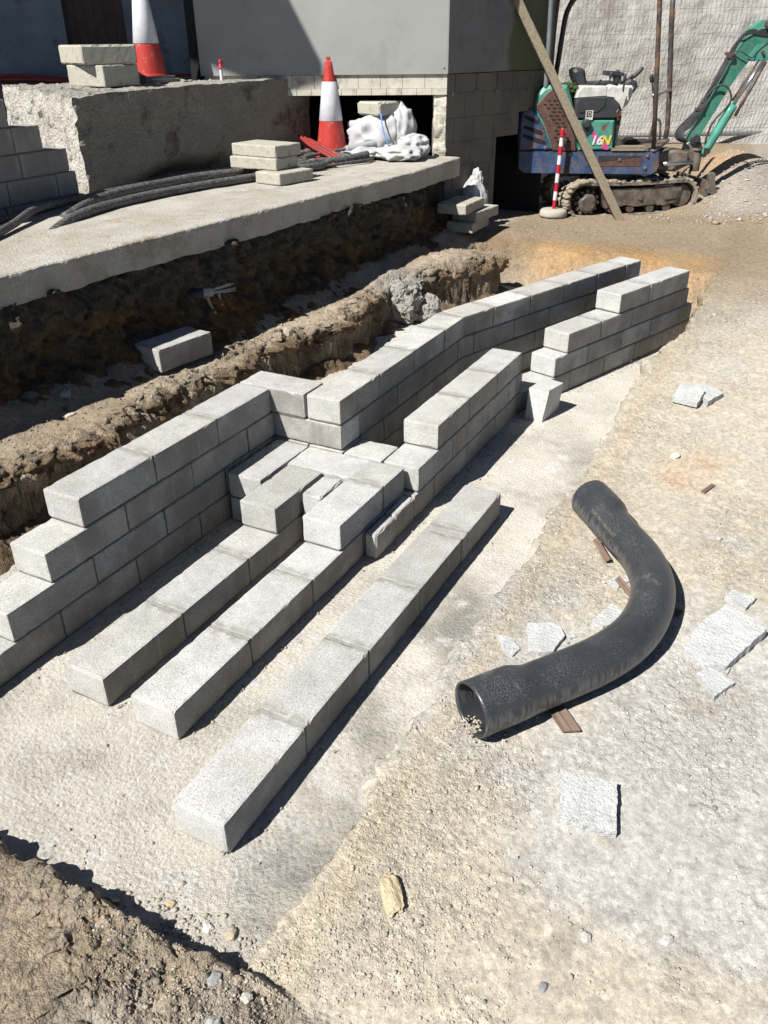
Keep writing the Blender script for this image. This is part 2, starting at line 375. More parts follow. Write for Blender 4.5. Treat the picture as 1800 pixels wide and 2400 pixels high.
def lathe(mb,prof,c=(0,0,0),n=28,axis='z',tilt=None):
    V=[];F=[];N=len(prof)
    for r,z in prof:
        for k in range(n):
            a=2*math.pi*k/n;V.append((r*math.cos(a),r*math.sin(a),z))
    for i in range(N-1):
        for k in range(n): F.append((i*n+k,i*n+(k+1)%n,(i+1)*n+(k+1)%n,(i+1)*n+k))
    V=np.array(V)
    if axis=='y': V=V[:,[0,2,1]]*np.array([1,1,1])
    if axis=='x': V=V[:,[2,0,1]]
    if tilt is not None: V=V@np.array(tilt).T
    mb.add(V+np.array(c),F)
def prism(mb,poly,y0,y1,frame_='xz'):
    """polygon (x,z) extruded between y0 and y1 (local axes)"""
    n=len(poly);V=[(x,y0,z) for x,z in poly]+[(x,y1,z) for x,z in poly] if frame_=='xz' else [(x,y,y0) for x,y in poly]+[(x,y,y1) for x,y in poly]
    F=[tuple(range(n)),tuple(range(2*n-1,n-1,-1))]+[(i,i+n,(i+1)%n+n,(i+1)%n) for i in range(n)]
    mb.add(V,F)
def quad(mb,p00,p10,p11,p01,res,c=None):
    p=[np.array(q,float) for q in (p00,p10,p11,p01)]
    nu=max(1,int(max(np.linalg.norm(p[1]-p[0]),np.linalg.norm(p[2]-p[3]))/res));nv=max(1,int(max(np.linalg.norm(p[3]-p[0]),np.linalg.norm(p[2]-p[1]))/res))
    u=np.linspace(0,1,nu+1)[:,None,None];v=np.linspace(0,1,nv+1)[None,:,None]
    V=((p[0]*(1-u)+p[1]*u)*(1-v)+(p[3]*(1-u)+p[2]*u)*v).reshape(-1,3)
    F=[(i*(nv+1)+j,(i+1)*(nv+1)+j,(i+1)*(nv+1)+j+1,i*(nv+1)+j+1) for i in range(nu) for j in range(nv)]
    mb.add(V,F,c)
def slab(mb,poly,z0,z1,res,c=None):
    """4-corner poly (xy ccw) as a box with subdivided faces; z may be lists per corner"""
    a=[(x,y,z0 if not hasattr(z0,'__len__') else z0[i]) for i,(x,y) in enumerate(poly)];b=[(x,y,z1 if not hasattr(z1,'__len__') else z1[i]) for i,(x,y) in enumerate(poly)]
    for i in range(4):
        j=(i+1)%4;quad(mb,a[i],a[j],b[j],b[i],res,c)
    quad(mb,b[0],b[1],b[2],b[3],res,c);quad(mb,a[3],a[2],a[1],a[0],res*4,c)
def roughen(amp,sc,oct=4,seed=0,sharp=False):
    def f(V):
        o=[fbm(V[:,0]+11*i,V[:,1]+5*i,V[:,2]+3*i,sc,oct,seed+i) for i in range(3)]
        return V+np.stack(o,1)*amp
    return f

# ---------------------------------------------------------------- terrain
LE=np.array([(-2,2.78),(1.0,2.63),(1.66,2.59),(2.85,2.52),(4.59,2.395),(5.92,2.303),(7.107,2.322)])
def plateau(x): return np.interp(x,[-3,0,1,3,3.6,4.5,5.5,6.5,7.5,9,10,11.5,13,30],[.05,.045,.045,.05,.095,.165,.265,.335,.36,.355,.43,.61,.72,.76])
def wall_side(x,y): # signed distance from building right wall line, + = inside building
    return (x-7.13)*.336+(y-2.5)*.942
def terrain(x,y):
    w=fbm(x,y,0,2.2,4,1);w2=fbm(x,y,0,9,4,2)
    yy=y+.035*w+.02*w2;xx=x+.035*w+.02*fbm(x,y,0,9,4,31)
    rp=plateau(x)
    base=rp+.012*fbm(x,y,0,1.3,3,3)
    # heap to the right behind the excavator, and rubble
    base=base+.30*np.exp(-(((x-10.2)/.9)**2+((y+.25)/.75)**2))+.22*np.exp(-(((x-10.6)/.55)**2+((y-.25)/.5)**2))
    base=base+.25*np.exp(-(((x-9.3)/.8)**2+((y+1.1)/.7)**2))
    # trench
    wob=.05*vn(x*1.3,x*0,0,9)+.03*vn(x*3.5,x*0,0,10)
    eg=-.29-.11*sst(4.5,5.4,x)+wob*.6;depth_r=sst(eg,eg+.035+.03*sst(3.5,5,x),yy)            # 0 outside, 1 in trench
    shelf=.345+.055*sst(4,6.5,x)+.01*sst(2.5,.5,x)
    crest=2.12+.05*vn(x*1.7,x*0,0,12)-.14*np.exp(-((x-4.0)/.5)**2)-.50*sst(4.9,6.3,x)*sst(6.42,6.34,x)
    face=sst(crest-.015,crest-.10,y+.25*wob)                          # 1 = floor
    roll=shelf-.06*sst(crest+.08,crest-.06,y)-.03*sst(2.6,2.15,y)
    far=lerp(sst(6.65,6.25,xx),sst(6.95,6.38,xx+.2*vn(y*1.2,y*0,0,13)+.08*w2),sst(-.1,.5,y))                                  # 1 in trench, 0 beyond
    near=sst(-.335,-.285,x+.15*(xx-x))
    floor=-.035+.02*w2
    z=base
    left=sst(1.2,1.7,y)*sst(-.5,-.2,x)
    z=lerp(z,roll+.02*w,sst(1.75,2.05,y+.5*sst(4.9,6.3,x))*sst(7.6,6.6,x))
    inside=depth_r*face*near*far**1.3
    # near-left bank
    bank=.095+.04*sst(-.35,-1.2,x)+.022*fbm(x,y,0,4,4,21)+.012*fbm(x,y,0,14,3,22)
    bank=lerp(.05,bank,sst(-.50,-.32,y+.06*w))
    z=lerp(z,bank,sst(-.28,-.31,x+.15*(xx-x))*sst(2.0,1.2,y))
    z=lerp(z,floor,inside)
    # rock lumps at the end of the trench's left wall
    for cx,cy,r,h in ((5.15,2.02,.22,.07),(5.75,1.95,.30,.05),(6.1,1.85,.22,.04)):
        d=((x-cx)**2+(y-cy)**2)/r**2; z=z+h*np.exp(-d)*(1+.5*w2)
    # cut face under the ledge
    ley=np.interp(x,LE[:,0],LE[:,1])
    under=ley+.05
    cut=sst(under+.10,under+.20,y)*sst(7.25,6.95,x)
    z=lerp(z,z*0+.93+.03*w,cut)
    toe=np.exp(-((y-under+.05)/.12)**2)*sst(7.2,6.8,x)*(1-cut);z=z+toe*.07*(1+w)
    # raised yard behind the plinth
    yard=sst(0,.2,(x-3.95)*.9-(y-4.3)*.43)*sst(5.0,5.2,y)
    yard=np.maximum(yard,sst(0.05,.2,wall_side(x,y))*sst(7.4,7.6,x)*0)
    z=lerp(z,1.76+.02*w,yard)
    # general roughness
    steep=inside*(1-inside)*4
    amp=np.where(inside>.97,.004,.0035+.004*sst(1,3,y))
    z=z+amp*fbm(x,y,0,18,4,5)+(.0012+.003*sst(0,.3,fbm(x,y,0,1.7,4,91)))*fbm(x,y,0,55,3,6)*(inside<.97)
    # ridged clods along the berm
    cl=sst(crest+.15,crest-.05,y)*sst(1.3,1.7,y)*sst(6.8,6.2,x)
    z=z+cl*(.012*fbm(x,y,0,6,4,7)+.007*fbm(x,y,0,26,3,77))*2*(1-face)*sst(2.34,2.16,y)
    bnk=sst(-.28,-.34,x)
    z=z+bnk*(.030*np.abs(fbm(x,y,0,16,4,8))+.012*fbm(x,y,0,45,3,28))
    return z,dict(inside=inside,cut=cut,face=face,crest=crest,yard=yard,bank=bnk,rough=np.maximum(cl,bnk))
def C3(*c): return np.array(c)[None,:]
def mixc(a,b,t): return a+(b-a)*np.clip(t,0,1)[:,None]
def soilcolor(x,y,z,info):
    n1=fbm(x,y,z,.9,5,51);n2=fbm(x,y,z*1.6,2.6,5,52);n3=fbm(x,y,z*1.6,7,5,53);n5=fbm(x,y,z*1.3,19,4,57)
    sand=C3(.51,.46,.375);grey=C3(.46,.45,.42);tan=C3(.42,.375,.305);white=C3(.53,.525,.50);org=C3(.46,.30,.18)
    c=mixc(sand,tan,sst(-.05,.35,n2)*.6)
    # grey compacted cement dust, mostly towards the lower right of the yard
    g=sst(-.15,.25,n1+.55*sst(-.55,-1.15,y)*sst(3.2,1.0,x)-.25+.25*n3)
    c=mixc(c,grey,g*.9);c=mixc(c,white,sst(.12,.4,n2)*sst(-.4,-1.0,y)*.6)
    c=mixc(c,tan*.8,sst(.25,.5,n3)*.5)
    c=mixc(c,C3(.50,.43,.32),np.exp(-((y+.37)/.06)**2)*.6)     # sandy rim of the footing
    for cx,cy,r in ((3.0,-.75,.12),(3.25,-.85,.16)):
        c=mixc(c,org,np.exp(-((x-cx)**2+(y-cy)**2)/r**2)*(.55+.8*n3))
    far=sst(5,7,x);c=mixc(c,C3(.29,.225,.15),far*.9*sst(2.4,1.9,y));c=mixc(c,C3(.40,.25,.115),sst(5.6,6.0,x)*sst(7.4,6.9,x)*sst(-.5,-.1,y)*sst(2.3,1.9,y)*(.75+.6*n3))
    c=mixc(c,C3(.36,.335,.30),sst(8.7,9.2,x)*sst(.35,-.1,y)*.8);c=mixc(c,C3(.46,.29,.15),np.exp(-((x-10.6)/.45)**2-((y-.15)/.35)**2)*.8)
    # berm and shelf
    bm=sst(1.3,1.6,y)*sst(7.5,6.5,x)
    c=mixc(c,mixc(C3(.31,.25,.18),C3(.39,.33,.25),sst(-.2,.4,n2)),bm)
    c=mixc(c,mixc(C3(.215,.15,.09),C3(.14,.10,.065),sst(-.3,.3,n3)),bm*sst(.05,.5,info['face'])*.9)
    c=mixc(c,C3(.38,.365,.335),np.exp(-((x-5.15)/.25)**2-((y-1.95)/.25)**2)*1.1)
    c=mixc(c,C3(.29,.25,.20),sst(2.25,2.45,y)*bm*.7)
    # cut face : dark organic top, brown clay
    cl=mixc(C3(.17,.115,.065),C3(.11,.085,.06),sst(-.2,.2,n3));cl=mixc(cl,C3(.26,.145,.06),sst(.1,.35,n2+.3*n3)*.8);cl=mixc(cl,C3(.10,.09,.075),sst(.60,.78,z+.15*n3)*.85)
    c=mixc(c,cl,sst(.02,.15,info['cut']))
    # near bank
    bk=mixc(C3(.37,.305,.225),C3(.40,.36,.30),sst(-.1,.35,n2));bk=mixc(bk,C3(.33,.25,.17),sst(.1,.4,n3)*.6)
    c=mixc(c,bk,info['bank']*sst(-.48,-.36,y+.05*n3))
    c=mixc(c,C3(.30,.27,.22),info['yard'])
    c=mixc(c,C3(.40,.36,.30),info['inside']*.5)
    c=c*(1+.28*n5*(.4+info['rough']+info['cut']))[:,None]
    return np.clip(c,0.01,.85)
def make_terrain():
    th=np.radians(np.concatenate([np.linspace(-60,-14,50)[:-1],np.linspace(-14,62,830),np.linspace(62,125,80)[1:]]))
    r=np.concatenate([np.linspace(.12,.75,25)[:-1],np.exp(np.linspace(np.log(.75),np.log(13),1000)),np.exp(np.linspace(np.log(13),np.log(120),60))[1:]])
    cx,cy=-1.216,-1.2
    A,B=np.meshgrid(r,th,indexing='ij');x=(cx+A*np.cos(B)).ravel();y=(cy+A*np.sin(B)).ravel()
    z,info=terrain(x,y);c=soilcolor(x,y,z,info)
    # roughness of steep faces
    Z=z.reshape(A.shape);gr,gt=np.gradient(Z);dr=np.gradient(A,axis=0);dt=A*np.gradient(B,axis=1)
    st=np.clip(np.sqrt((gr/dr)**2+(gt/dt)**2).ravel(),0,4);k=sst(.5,2,st)*sst(1,1.6,A.ravel())
    amp=.075*k
    x=x+amp*fbm(x,y,z,5,4,61);y=y+amp*fbm(x,y,z,6,4,62)+amp*.5*fbm(x,y,z,20,3,64);
    amp2=.030*k;x=x+amp2*fbm(x,y,z,13,4,65);y=y+amp2*fbm(x,y,z,14,4,66);z=z+amp2*fbm(x,y,z,13,4,67)
    V=np.stack([x,y,z],1);nr,ntn=A.shape
    i=np.arange(nr-1)[:,None]*ntn+np.arange(ntn-1)[None,:]
    F=np.stack([i,i+ntn,i+ntn+1,i+1],-1).reshape(-1,4)
    me=bpy.data.meshes.new('ground');me.vertices.add(len(V));me.vertices.foreach_set('co',V.ravel())
    me.loops.add(F.size);me.loops.foreach_set('vertex_index',F.ravel().astype(np.int32))
    me.polygons.add(len(F));me.polygons.foreach_set('loop_start',np.arange(0,F.size,4,dtype=np.int32));me.polygons.foreach_set('loop_total',np.full(len(F),4,np.int32))
    me.update();me.validate()
    rough=np.clip(.06+.35*sst(4.5,6,x)*(y<2)+.34*sst(-.05,.4,fbm(x,y,0,1.7,4,91))+.75*info['rough']+.5*sst(.05,.3,info['cut'])+.35*sst(-.1,-.4,y)*sst(-.75,-.35,y),0,1.2)
    a=me.color_attributes.new('Col','FLOAT_COLOR','POINT');a.data.foreach_set('color',np.c_[c,rough].ravel())
    me.polygons.foreach_set('use_smooth',[True]*len(me.polygons))
    me.materials.append(SOIL);o=bpy.data.objects.new('ground',me);COL.objects.link(o);tag(o,'dry sandy building site ground with a trench, banks and cement dust',kind='structure')
make_terrain()
def sheet(name,x0,x1,dx,prof,nv,amp,label,seed):
    xs=np.arange(x0,x1,dx);q=prof(xs)                     # list of (y array, z array)
    ys=np.stack([a[0] for a in q],1);zs=np.stack([a[1] for a in q],1);k=ys.shape[1]
    d=np.linspace(0,k-1,nv);i0=np.clip(np.floor(d).astype(int),0,k-2);t=d-i0;t=t*t*(3-2*t)*.5+t*.5
    Y=ys[:,i0]*(1-t)+ys[:,i0+1]*t;Z=zs[:,i0]*(1-t)+zs[:,i0+1]*t;X=np.repeat(xs[:,None],nv,1)
    x,y,z=X.ravel(),Y.ravel(),Z.ravel()
    _,info=terrain(x,y);info=dict(info)
    v=np.tile(np.linspace(0,1,nv),len(xs));edge=sst(0,.12,v)*sst(1,.9,v)
    info['rough']=np.ones_like(x)
    if name=='soil_cut': info['cut']=sst(1,.86,v)+0*x;info['face']=x*0
    else: info['face']=sst(.25,.5,v)
    info['inside']=x*0;info['yard']=x*0
    c=soilcolor(x,y,z,info)
    a=amp*((.10 if name=='soil_cut' else .35)+(.90 if name=='soil_cut' else .65)*edge)
    for i,(sc,k_) in enumerate(((2.6,.9),(7,.75),(19,.48),(48,.22))):
        x=x+a*k_*.5*fbm(X.ravel(),y,z,sc,2,seed+i*9);n_=fbm(X.ravel(),y,z,sc,3,seed+3+i*9);n_=np.where(n_>0,n_,n_*1.5);y=y+a*k_*1.6*n_;z=z+a*k_*.7*fbm(X.ravel(),y,z,sc,2,seed+5+i*9)
    me=bpy.data.meshes.new(name);V=np.stack([x,y,z],1);me.vertices.add(len(V));me.vertices.foreach_set('co',V.ravel())
    i=np.arange(len(xs)-1)[:,None]*nv+np.arange(nv-1)[None,:];F=np.stack([i,i+1,i+nv+1,i+nv],-1).reshape(-1,4)
    me.loops.add(F.size);me.loops.foreach_set('vertex_index',F.ravel().astype(np.int32));me.polygons.add(len(F));me.polygons.foreach_set('loop_start',np.arange(0,F.size,4,dtype=np.int32));me.polygons.foreach_set('loop_total',np.full(len(F),4,np.int32));me.update()
    at=me.color_attributes.new('Col','FLOAT_COLOR','POINT');at.data.foreach_set('color',np.c_[c,np.full(len(V),.9)].ravel())
    me.materials.append(SOIL);o=bpy.data.objects.new(name,me);COL.objects.link(o);tag(o,label,kind='structure')
def crest_y(x): return 2.12+.05*vn(x*1.7,x*0,0,12)-.14*np.exp(-((x-4.0)/.5)**2)-.50*sst(4.9,6.3,x)
def bank_prof(xs):
    c=crest_y(xs);h=.345+.055*sst(4,6.5,xs)+.01*sst(2.5,.5,xs);f=1+0*xs;lo=lambda k:-.03*f+(h*k)*(1-f)
    return [(c+.16,h-.035),(c+.07,h-.012+.0*xs),(c-.005,h-.035),(c-.065,h-.075),(c-.06,h*.70),(c-.005,h*.48),(c+.01,h*.25),(c-.24,xs*0-.03)]
sheet('soil_bank',-.25,6.36,.011,bank_prof,72,.055,'crumbly brown soil bank dropping into the trench behind the long block wall',910)
def cut_prof(xs):
    l=np.interp(xs,LE[:,0],LE[:,1])+.14*sst(6.1,6.6,xs);h=.345+.055*sst(4,6.5,xs)
    return [(l+.10,xs*0+.97),(l+.04,xs*0+.93),(l+.05,xs*0+.80),(l+.09,xs*0+.66),(l+.05,xs*0+.52),(l-.0,h+.08),(l-.07,h+.015),(l-.20,h-.03)]
sheet('soil_cut',-.6,7.08,.012,cut_prof,80,.06,'dark brown cut soil face under the concrete ledge',940)

# footing strip
def make_footing():
    mb=MB();xs=np.arange(-.42,6.7,.02);ys=np.arange(-.42,2.0,.02)
    X,Y=np.meshgrid(xs,ys,indexing='ij');x=X.ravel();y=Y.ravel();z=.003*fbm(x,y,0,3,3,71)+.0022*fbm(x,y,0,22,3,72)+.0015*fbm(x,y,0,60,2,73)
    F=[(i*len(ys)+j,(i+1)*len(ys)+j,(i+1)*len(ys)+j+1,i*len(ys)+j+1) for i in range(len(xs)-1) for j in range(len(ys)-1)]
    mb.add(np.stack([x,y,z],1),F);o=mb.build('footing',FOOT,smooth=True);tag(o,'rough poured concrete footing strip in the trench floor',kind='structure')
make_footing()

# ---------------------------------------------------------------- block walls
JT=.010
class Wall:
    def __init__(s,name,label,cat,base): s.t=thing(name,label,cat,base);s.courses={};s.m=MB()
    def mb(s,k): return s.courses.setdefault(k,MB())
    def course(s,ox,oy,ang,cuts,k,w=.2,tones=None,ends=(True,True),zb=None,dz=0,key=None):
        z0=k*P+.007+dz;h=P-JT;ca,sa=math.cos(ang),math.sin(ang)
        for i in range(len(cuts)-1):
            a,b=cuts[i],cuts[i+1];l=JT/2 if (i>0 or not ends[0]) else 0;r=JT/2 if (i<len(cuts)-2 or not ends[1]) else 0
            dy=random.uniform(-.002,.002)
            block(s.mb(key or str(k)),(ox+(a+l)*ca-dy*sa,oy+(a+l)*sa+dy*ca,z0+random.uniform(-.001,.001)),ang,b-a-l-r,w,h,sm=(i>0 or not ends[0],i<len(cuts)-2 or not ends[1]))
            if i<len(cuts)-2 or not ends[1]:
                e=random.uniform(.003,.006);box(s.m,(b-.009,e,z0-.004),(b+.009,w-e,z0+h-.0008),ang,(ox,oy,0))
        zb0=z0-.012
        e=.007;box(s.m,(cuts[0]+.006,e,zb0),(cuts[-1]-.004,w-e,z0+.003),ang,(ox,oy,0))
    def done(s):
        for k,m in sorted(s.courses.items()): m.build('block_course' if len(k)==1 or k[1]=='k' else 'block',BLOCK,s.t)
        def d(V):
            o=[fbm(V[:,0]*1,V[:,1],V[:,2],30,2,80+i) for i in range(3)];return V+np.stack(o,1)*.0015
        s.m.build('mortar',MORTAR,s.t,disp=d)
        return s.t
A=Wall('block_wall','low single-course block wall nearest the curved black pipe','block wall',(1.1,.1,0))
A.course(0,0,0,[0,.45,.90,1.35,1.80,1.867,2.307],0);A.done()
Bw=Wall('block_wall','stepped dwarf wall, second row in from the black pipe','block wall',(1.1,.54,0))
Bw.course(.30,.444,0,[0,.45,.90,1.35,1.79],0);Bw.course(1.443,.444,0,[0,.416,.640],1);Bw.done()
Cw=Wall('block_wall','stepped dwarf wall, third row in, next to the long tall wall','block wall',(1.1,.89,0))
Cw.course(.312,.789,0,[0,.45,.90,1.35,1.78],0);Cw.course(1.435,.789,0,[0,.419],1);Cw.done()
Pl=Wall('block_platform','two-course block platform in the middle joining the dwarf walls','block platform',(1.95,.9,0))
for k in (0,1):
    Pl.course(1.64,1.014,0,[0,.445],k,key='%da'%k)
    Pl.course(2.082,.604,math.pi/2,[0,.402],k,.222,key='%db'%k)
    for q,(a_,b_) in enumerate(((0,.22),(.23,.435),(.445,.85))): Pl.course(2.292,.582,math.pi/2,[a_,b_],k,.2,key='%d%s'%(k,'efg'[q]))
block(Pl.mb('1c'),(1.635,.662,P+.003),0,.213,.108,P-.012,chip=2);block(Pl.mb('0c'),(1.64,.665,.007),0,.20,.10,P-.01)
Pl.done()
D=Wall('long_block_wall','long four-course block wall with steps at its near end, a corner and a bend','block wall',(2.5,1.3,0))
D.course(0,1.24,0,[-.36,.09,.54,.985,1.43,1.87,2.085],0);D.course(0,1.24,0,[.309,.755,1.20,1.66,2.085],1)
D.course(0,1.24,0,[.532,.977,1.423,1.867,2.29],2);D.course(0,1.24,0,[.744,1.189,1.639,2.085],3)
D.course(2.292,1.032,math.pi/2,[0,.408],3,.202)
D.course(2.30,.82,math.pi/2,[0,.415],2,.2)
bend=(3.714,.822)
D.course(0,.820,0,[2.10,2.535,2.97,3.41,3.714],3,ends=(True,False));D.course(0,.821,0,[2.305,2.75,3.20,3.64,3.72],2,ends=(False,False))
D.course(0,.820,0,[2.31,2.58,3.01,3.44,3.716],1,key='1k');D.course(0,.820,0,[2.31,2.78,3.23,3.68],0,key='0k')
an=-R(18.17)
D.course(*bend,an,[0,.311,.72,1.135,1.565,1.97,2.20],3);D.course(*bend,an,[0,.115,.556,.973,1.39,1.81,2.2],2)
D.course(*bend,an,[0,.385,.818,1.24,1.66,2.08,2.2],1,key='1k');D.course(*bend,an,[0,.2,.6,1.05,1.5,1.95,2.2],0,key='0k')
for k in range(4): # mortar wedge on the outside of the bend
    D.m.add([(bend[0],bend[1]+.01,k*P),(bend[0],bend[1]+.197,k*P),(bend[0]+.06,bend[1]+.18,k*P),(bend[0],bend[1]+.01,k*P+P-.005),(bend[0],bend[1]+.197,k*P+P-.005),(bend[0]+.06,bend[1]+.18,k*P+P-.005)],[(0,1,2),(5,4,3),(0,3,4,1),(1,4,5,2),(2,5,3,0)])
D.done()
E_=Wall('block_wall','three-course block wall running away beyond the platform, pale loose cut block at its far end','block wall',(2.9,.47,0))
E_.course(0,.376,0,[2.07,2.31,2.76,3.20,3.68],0);E_.course(0,.375,0,[2.105,2.54,2.98,3.425,3.56,3.655],1);E_.course(0,.374,0,[2.335,2.765,3.195,3.612],2);E_.done()
Lw=Wall('block_wall','far four-course block wall stepping up towards the excavator','block wall',(4.9,.05,0))
aL=-R(18.1);Lo=(4.094,.22)
Lw.course(*Lo,aL,[-.50,.08,.509,.927,1.337,1.79],0);Lw.course(*Lo,aL,[-.12,.281,.708,1.12,1.543,1.75],1)
Lw.course(*Lo,aL,[.01,.413,.82,1.223,1.65],2);Lw.course(*Lo,aL,[.624,1.024,1.61],3);Lw.done()
Fs=Wall('block_slips','two thin chipped block slips standing against the foot of the platform','block slips',(1.85,.4,0))
block(Fs.mb('0a'),(1.648,.372,.004),0,.198,.064,P-.01,chip=2,e=.008);block(Fs.mb('0b'),(1.853,.374,.004),0,.205,.062,P-.006,chip=2,e=.008)
box(Fs.m,(1.70,.385,0),(2.04,.44,.012));Fs.done()
# mortar droppings along the wall feet
mb=MB()
def crumb(mb,p,r,col):
    bm=bmesh.new();bmesh.ops.create_icosphere(bm,subdivisions=1,radius=1)
    V=np.array([v.co for v in bm.verts])*np.random.default_rng(int(abs(p[0]*1e4+p[1]*1e3))).uniform(.65,1.2,(len(bm.verts),1))*np.array([1,1,.6])*r+np.array(p)
    mb.add(V,[[v.index for v in f.verts] for f in bm.faces],col);bm.free()
rs=random.Random(3)
for (x0,y0,x1,y1,n) in ((.3,1.22,2.05,1.22,110),(2.07,.36,3.65,.36,90),(4.1,.2,5.7,-.31,70),(0,-.01,2.3,-.01,40),(0,0,0,.2,16),(.3,.43,1.6,.43,40),(.31,.77,1.6,.77,45),(2.08,1.22,1.66,1.22,30),(1.65,.36,2.07,.36,20)):
    for i in range(n):
        t=rs.random();r=rs.uniform(.002,.0095)
        o=abs(rs.gauss(0,.028));dx,dy=x1-x0,y1-y0;l=math.hypot(dx,dy);s_=1 if (y1<y0 or (y0==y1)) else 1
        crumb(mb,(x0+dx*t+ (dy/l)*o,y0+dy*t-(abs(dx)/l)*o,.003 if not (y0==1.22 and x0>2) else 2*P),r,(.40,.39,.36,1) if rs.random()<.7 else (.3,.28,.25,1))
o=mb.build('mortar_crumbs',STONE);tag(o,'grey mortar crumbs dropped along the feet of the block walls','rubble',kind='stuff')

# loose cut block with tapered near face
def convex(name,pts,mat,label,cat,group=None,amp=0,seed=0,res=None,parent=None):
    bm=bmesh.new()
    for p in pts: bm.verts.new(p)
    bmesh.ops.convex_hull(bm,input=bm.verts);
    for v in [v for v in bm.verts if not v.link_faces]: bm.verts.remove(v)
    if res:
        bmesh.ops.subdivide_edges(bm,edges=bm.edges,cuts=res,use_grid_fill=True);bmesh.ops.triangulate(bm,faces=bm.faces)
    c=Vector((0,0,0))
    for v in bm.verts:c+=v.co
    c/=len(bm.verts);zb=min(v.co.z for v in bm.verts);base=Vector((c.x,c.y,zb))
    V=np.array([v.co for v in bm.verts])
    if amp: V=roughen(amp,22,3,seed)(V)
    for v,q in zip(bm.verts,V): v.co=Vector(q)-base
    me=bpy.data.meshes.new(name);bm.to_mesh(me);bm.free()
    a=me.color_attributes.new('Col','FLOAT_COLOR','POINT');a.data.foreach_set('color',[1.02,0,.2,1]*len(me.vertices))
    me.materials.append(mat);o=bpy.data.objects.new(name,me);o.location=base;COL.objects.link(o)
    return tag(o,label,cat,group)
convex('cut_block',[(3.558,.305,.0),(3.544,.186,0),(3.80,.157,0),(3.83,.27,0),(3.585,.300,.205),(3.60,.17,.203),(3.765,.13,.205),(3.79,.27,.205),(3.575,.22,.12)],BLOCK,'pale wedge-shaped cut block standing alone on the footing','cut block',amp=.004,res=4)
# loose whole block on the shelf
mb=MB();t=thing('loose_block','single whole concrete block lying on the soil shelf below the ledge','concrete block',(2.68,2.4,.35))
block(mb,(2.44,2.32,.352),-R(7.8),.445,.235,.148)
o=mb.build('block_body',BLOCK,t)
o2=t

# ---------------------------------------------------------------- gravel and stones
def gravel():
    rng=np.random.default_rng(5);bm=bmesh.new();bmesh.ops.create_icosphere(bm,subdivisions=1,radius=1)
    base=np.array([v.co for v in bm.verts]);F0=np.array([[v.index for v in f.verts] for f in bm.faces]);bm.free()
    N=42000;th=np.radians(rng.uniform(-14,60,N*3));r=np.exp(rng.uniform(np.log(.9),np.log(13),N*3))
    x=-1.216+r*np.cos(th);y=-1.2+r*np.sin(th)
    z,info=terrain(x,y)
    dens=np.full(len(x),.15)
    cl=fbm(x,y,0,1.7,4,91)
    right=(y<-.31)&(x<8)
    dens=np.where(right,.07+.60*sst(-.02,.35,cl+.45*np.exp(-((y+.5)/.22)**2)*sst(3.2,2.5,x)-.1),dens)
    dens=np.where((x<-.3)&(y>-.42),.8,dens)
    dens=np.where((y>1.5)&(x<7),.55,dens)
    dens=np.where((x>8.6)&(y<.2)&(x<10.8),1.,dens)
    foot=(info['inside']>.95)
    dens=np.where(foot,.012+.45*np.exp(-((x+.27)/.07)**2)*sst(.25,-.1,y),dens);dens=np.where(foot&(y>1.4),.2,dens)
    dens=np.where((y>2.6)|(info['cut']>.05)|((x>7.05)&(wall_side(x,y)>-.02)),0,dens)
    k=rng.random(len(x))<dens;x,y,z,r,foot,info_b=x[k][:N],y[k][:N],z[k][:N],r[k][:N],foot[k][:N],info['bank'][k][:N]
    z=np.where(foot,.001,z)
    n=len(x);sz=np.exp(rng.normal(np.log(.0032),.40,n))*np.clip((r/2.6)**.6,.8,2.2)
    big=rng.random(n)<.012;sz=np.where(big,sz*2.1,sz);hp=(x>8.6);sz=np.where(hp,sz*1.8,sz);sz=np.minimum(sz,.055);sz=np.where(foot,np.minimum(sz*(1+.8*(x<-.1)),.010),sz)
    sc=rng.uniform(.65,1.25,(n,3))*np.array([1,1,.7]);ang=rng.uniform(0,6.28,n)
    V=base[None]*sc[:,None,:]*rng.uniform(.5,1.3,(n,12,1))*sz[:,None,None]
    ca,sa=np.cos(ang)[:,None],np.sin(ang)[:,None]
    V=np.stack([V[...,0]*ca-V[...,1]*sa+x[:,None],V[...,0]*sa+V[...,1]*ca+y[:,None],V[...,2]+(z+sz*.22)[:,None]],-1).reshape(-1,3)
    F=(F0[None]+np.arange(n)[:,None,None]*12).reshape(-1,3)
    c=soilcolor(x,y,z,terrain(x,y)[1]);c=c*rng.uniform(.82,1.18,(n,1));g=rng.random(n);c=np.where((g<.12)[:,None],c*.4+np.array([[.33,.32,.30]])*rng.uniform(.8,1.15,(n,1)),c);c=np.where((g>.965)[:,None],np.array([[.28,.27,.26]]),c)
    c=np.where((x>8.7)[:,None],c*.4+.27*rng.uniform(.8,1.2,(n,1)),c);c=np.clip(c,.02,.8)
    me=bpy.data.meshes.new('gravel');me.vertices.add(len(V));me.vertices.foreach_set('co',V.ravel())
    me.loops.add(F.size);me.loops.foreach_set('vertex_index',F.ravel().astype(np.int32));me.polygons.add(len(F))
    me.polygons.foreach_set('loop_start',np.arange(0,F.size,3,dtype=np.int32));me.polygons.foreach_set('loop_total',np.full(len(F),3,np.int32));me.update()
    a=me.color_attributes.new('Col','FLOAT_COLOR','POINT');a.data.foreach_set('color',np.repeat(np.c_[c,np.ones(n)],12,0).ravel())
    me.materials.append(STONE);o=bpy.data.objects.new('gravel',me);COL.objects.link(o);tag(o,'loose gravel and crumbs scattered over the dry soil',kind='stuff')
gravel()
def H(x,y): return float(terrain(np.array([x]),np.array([y]))[0][0])
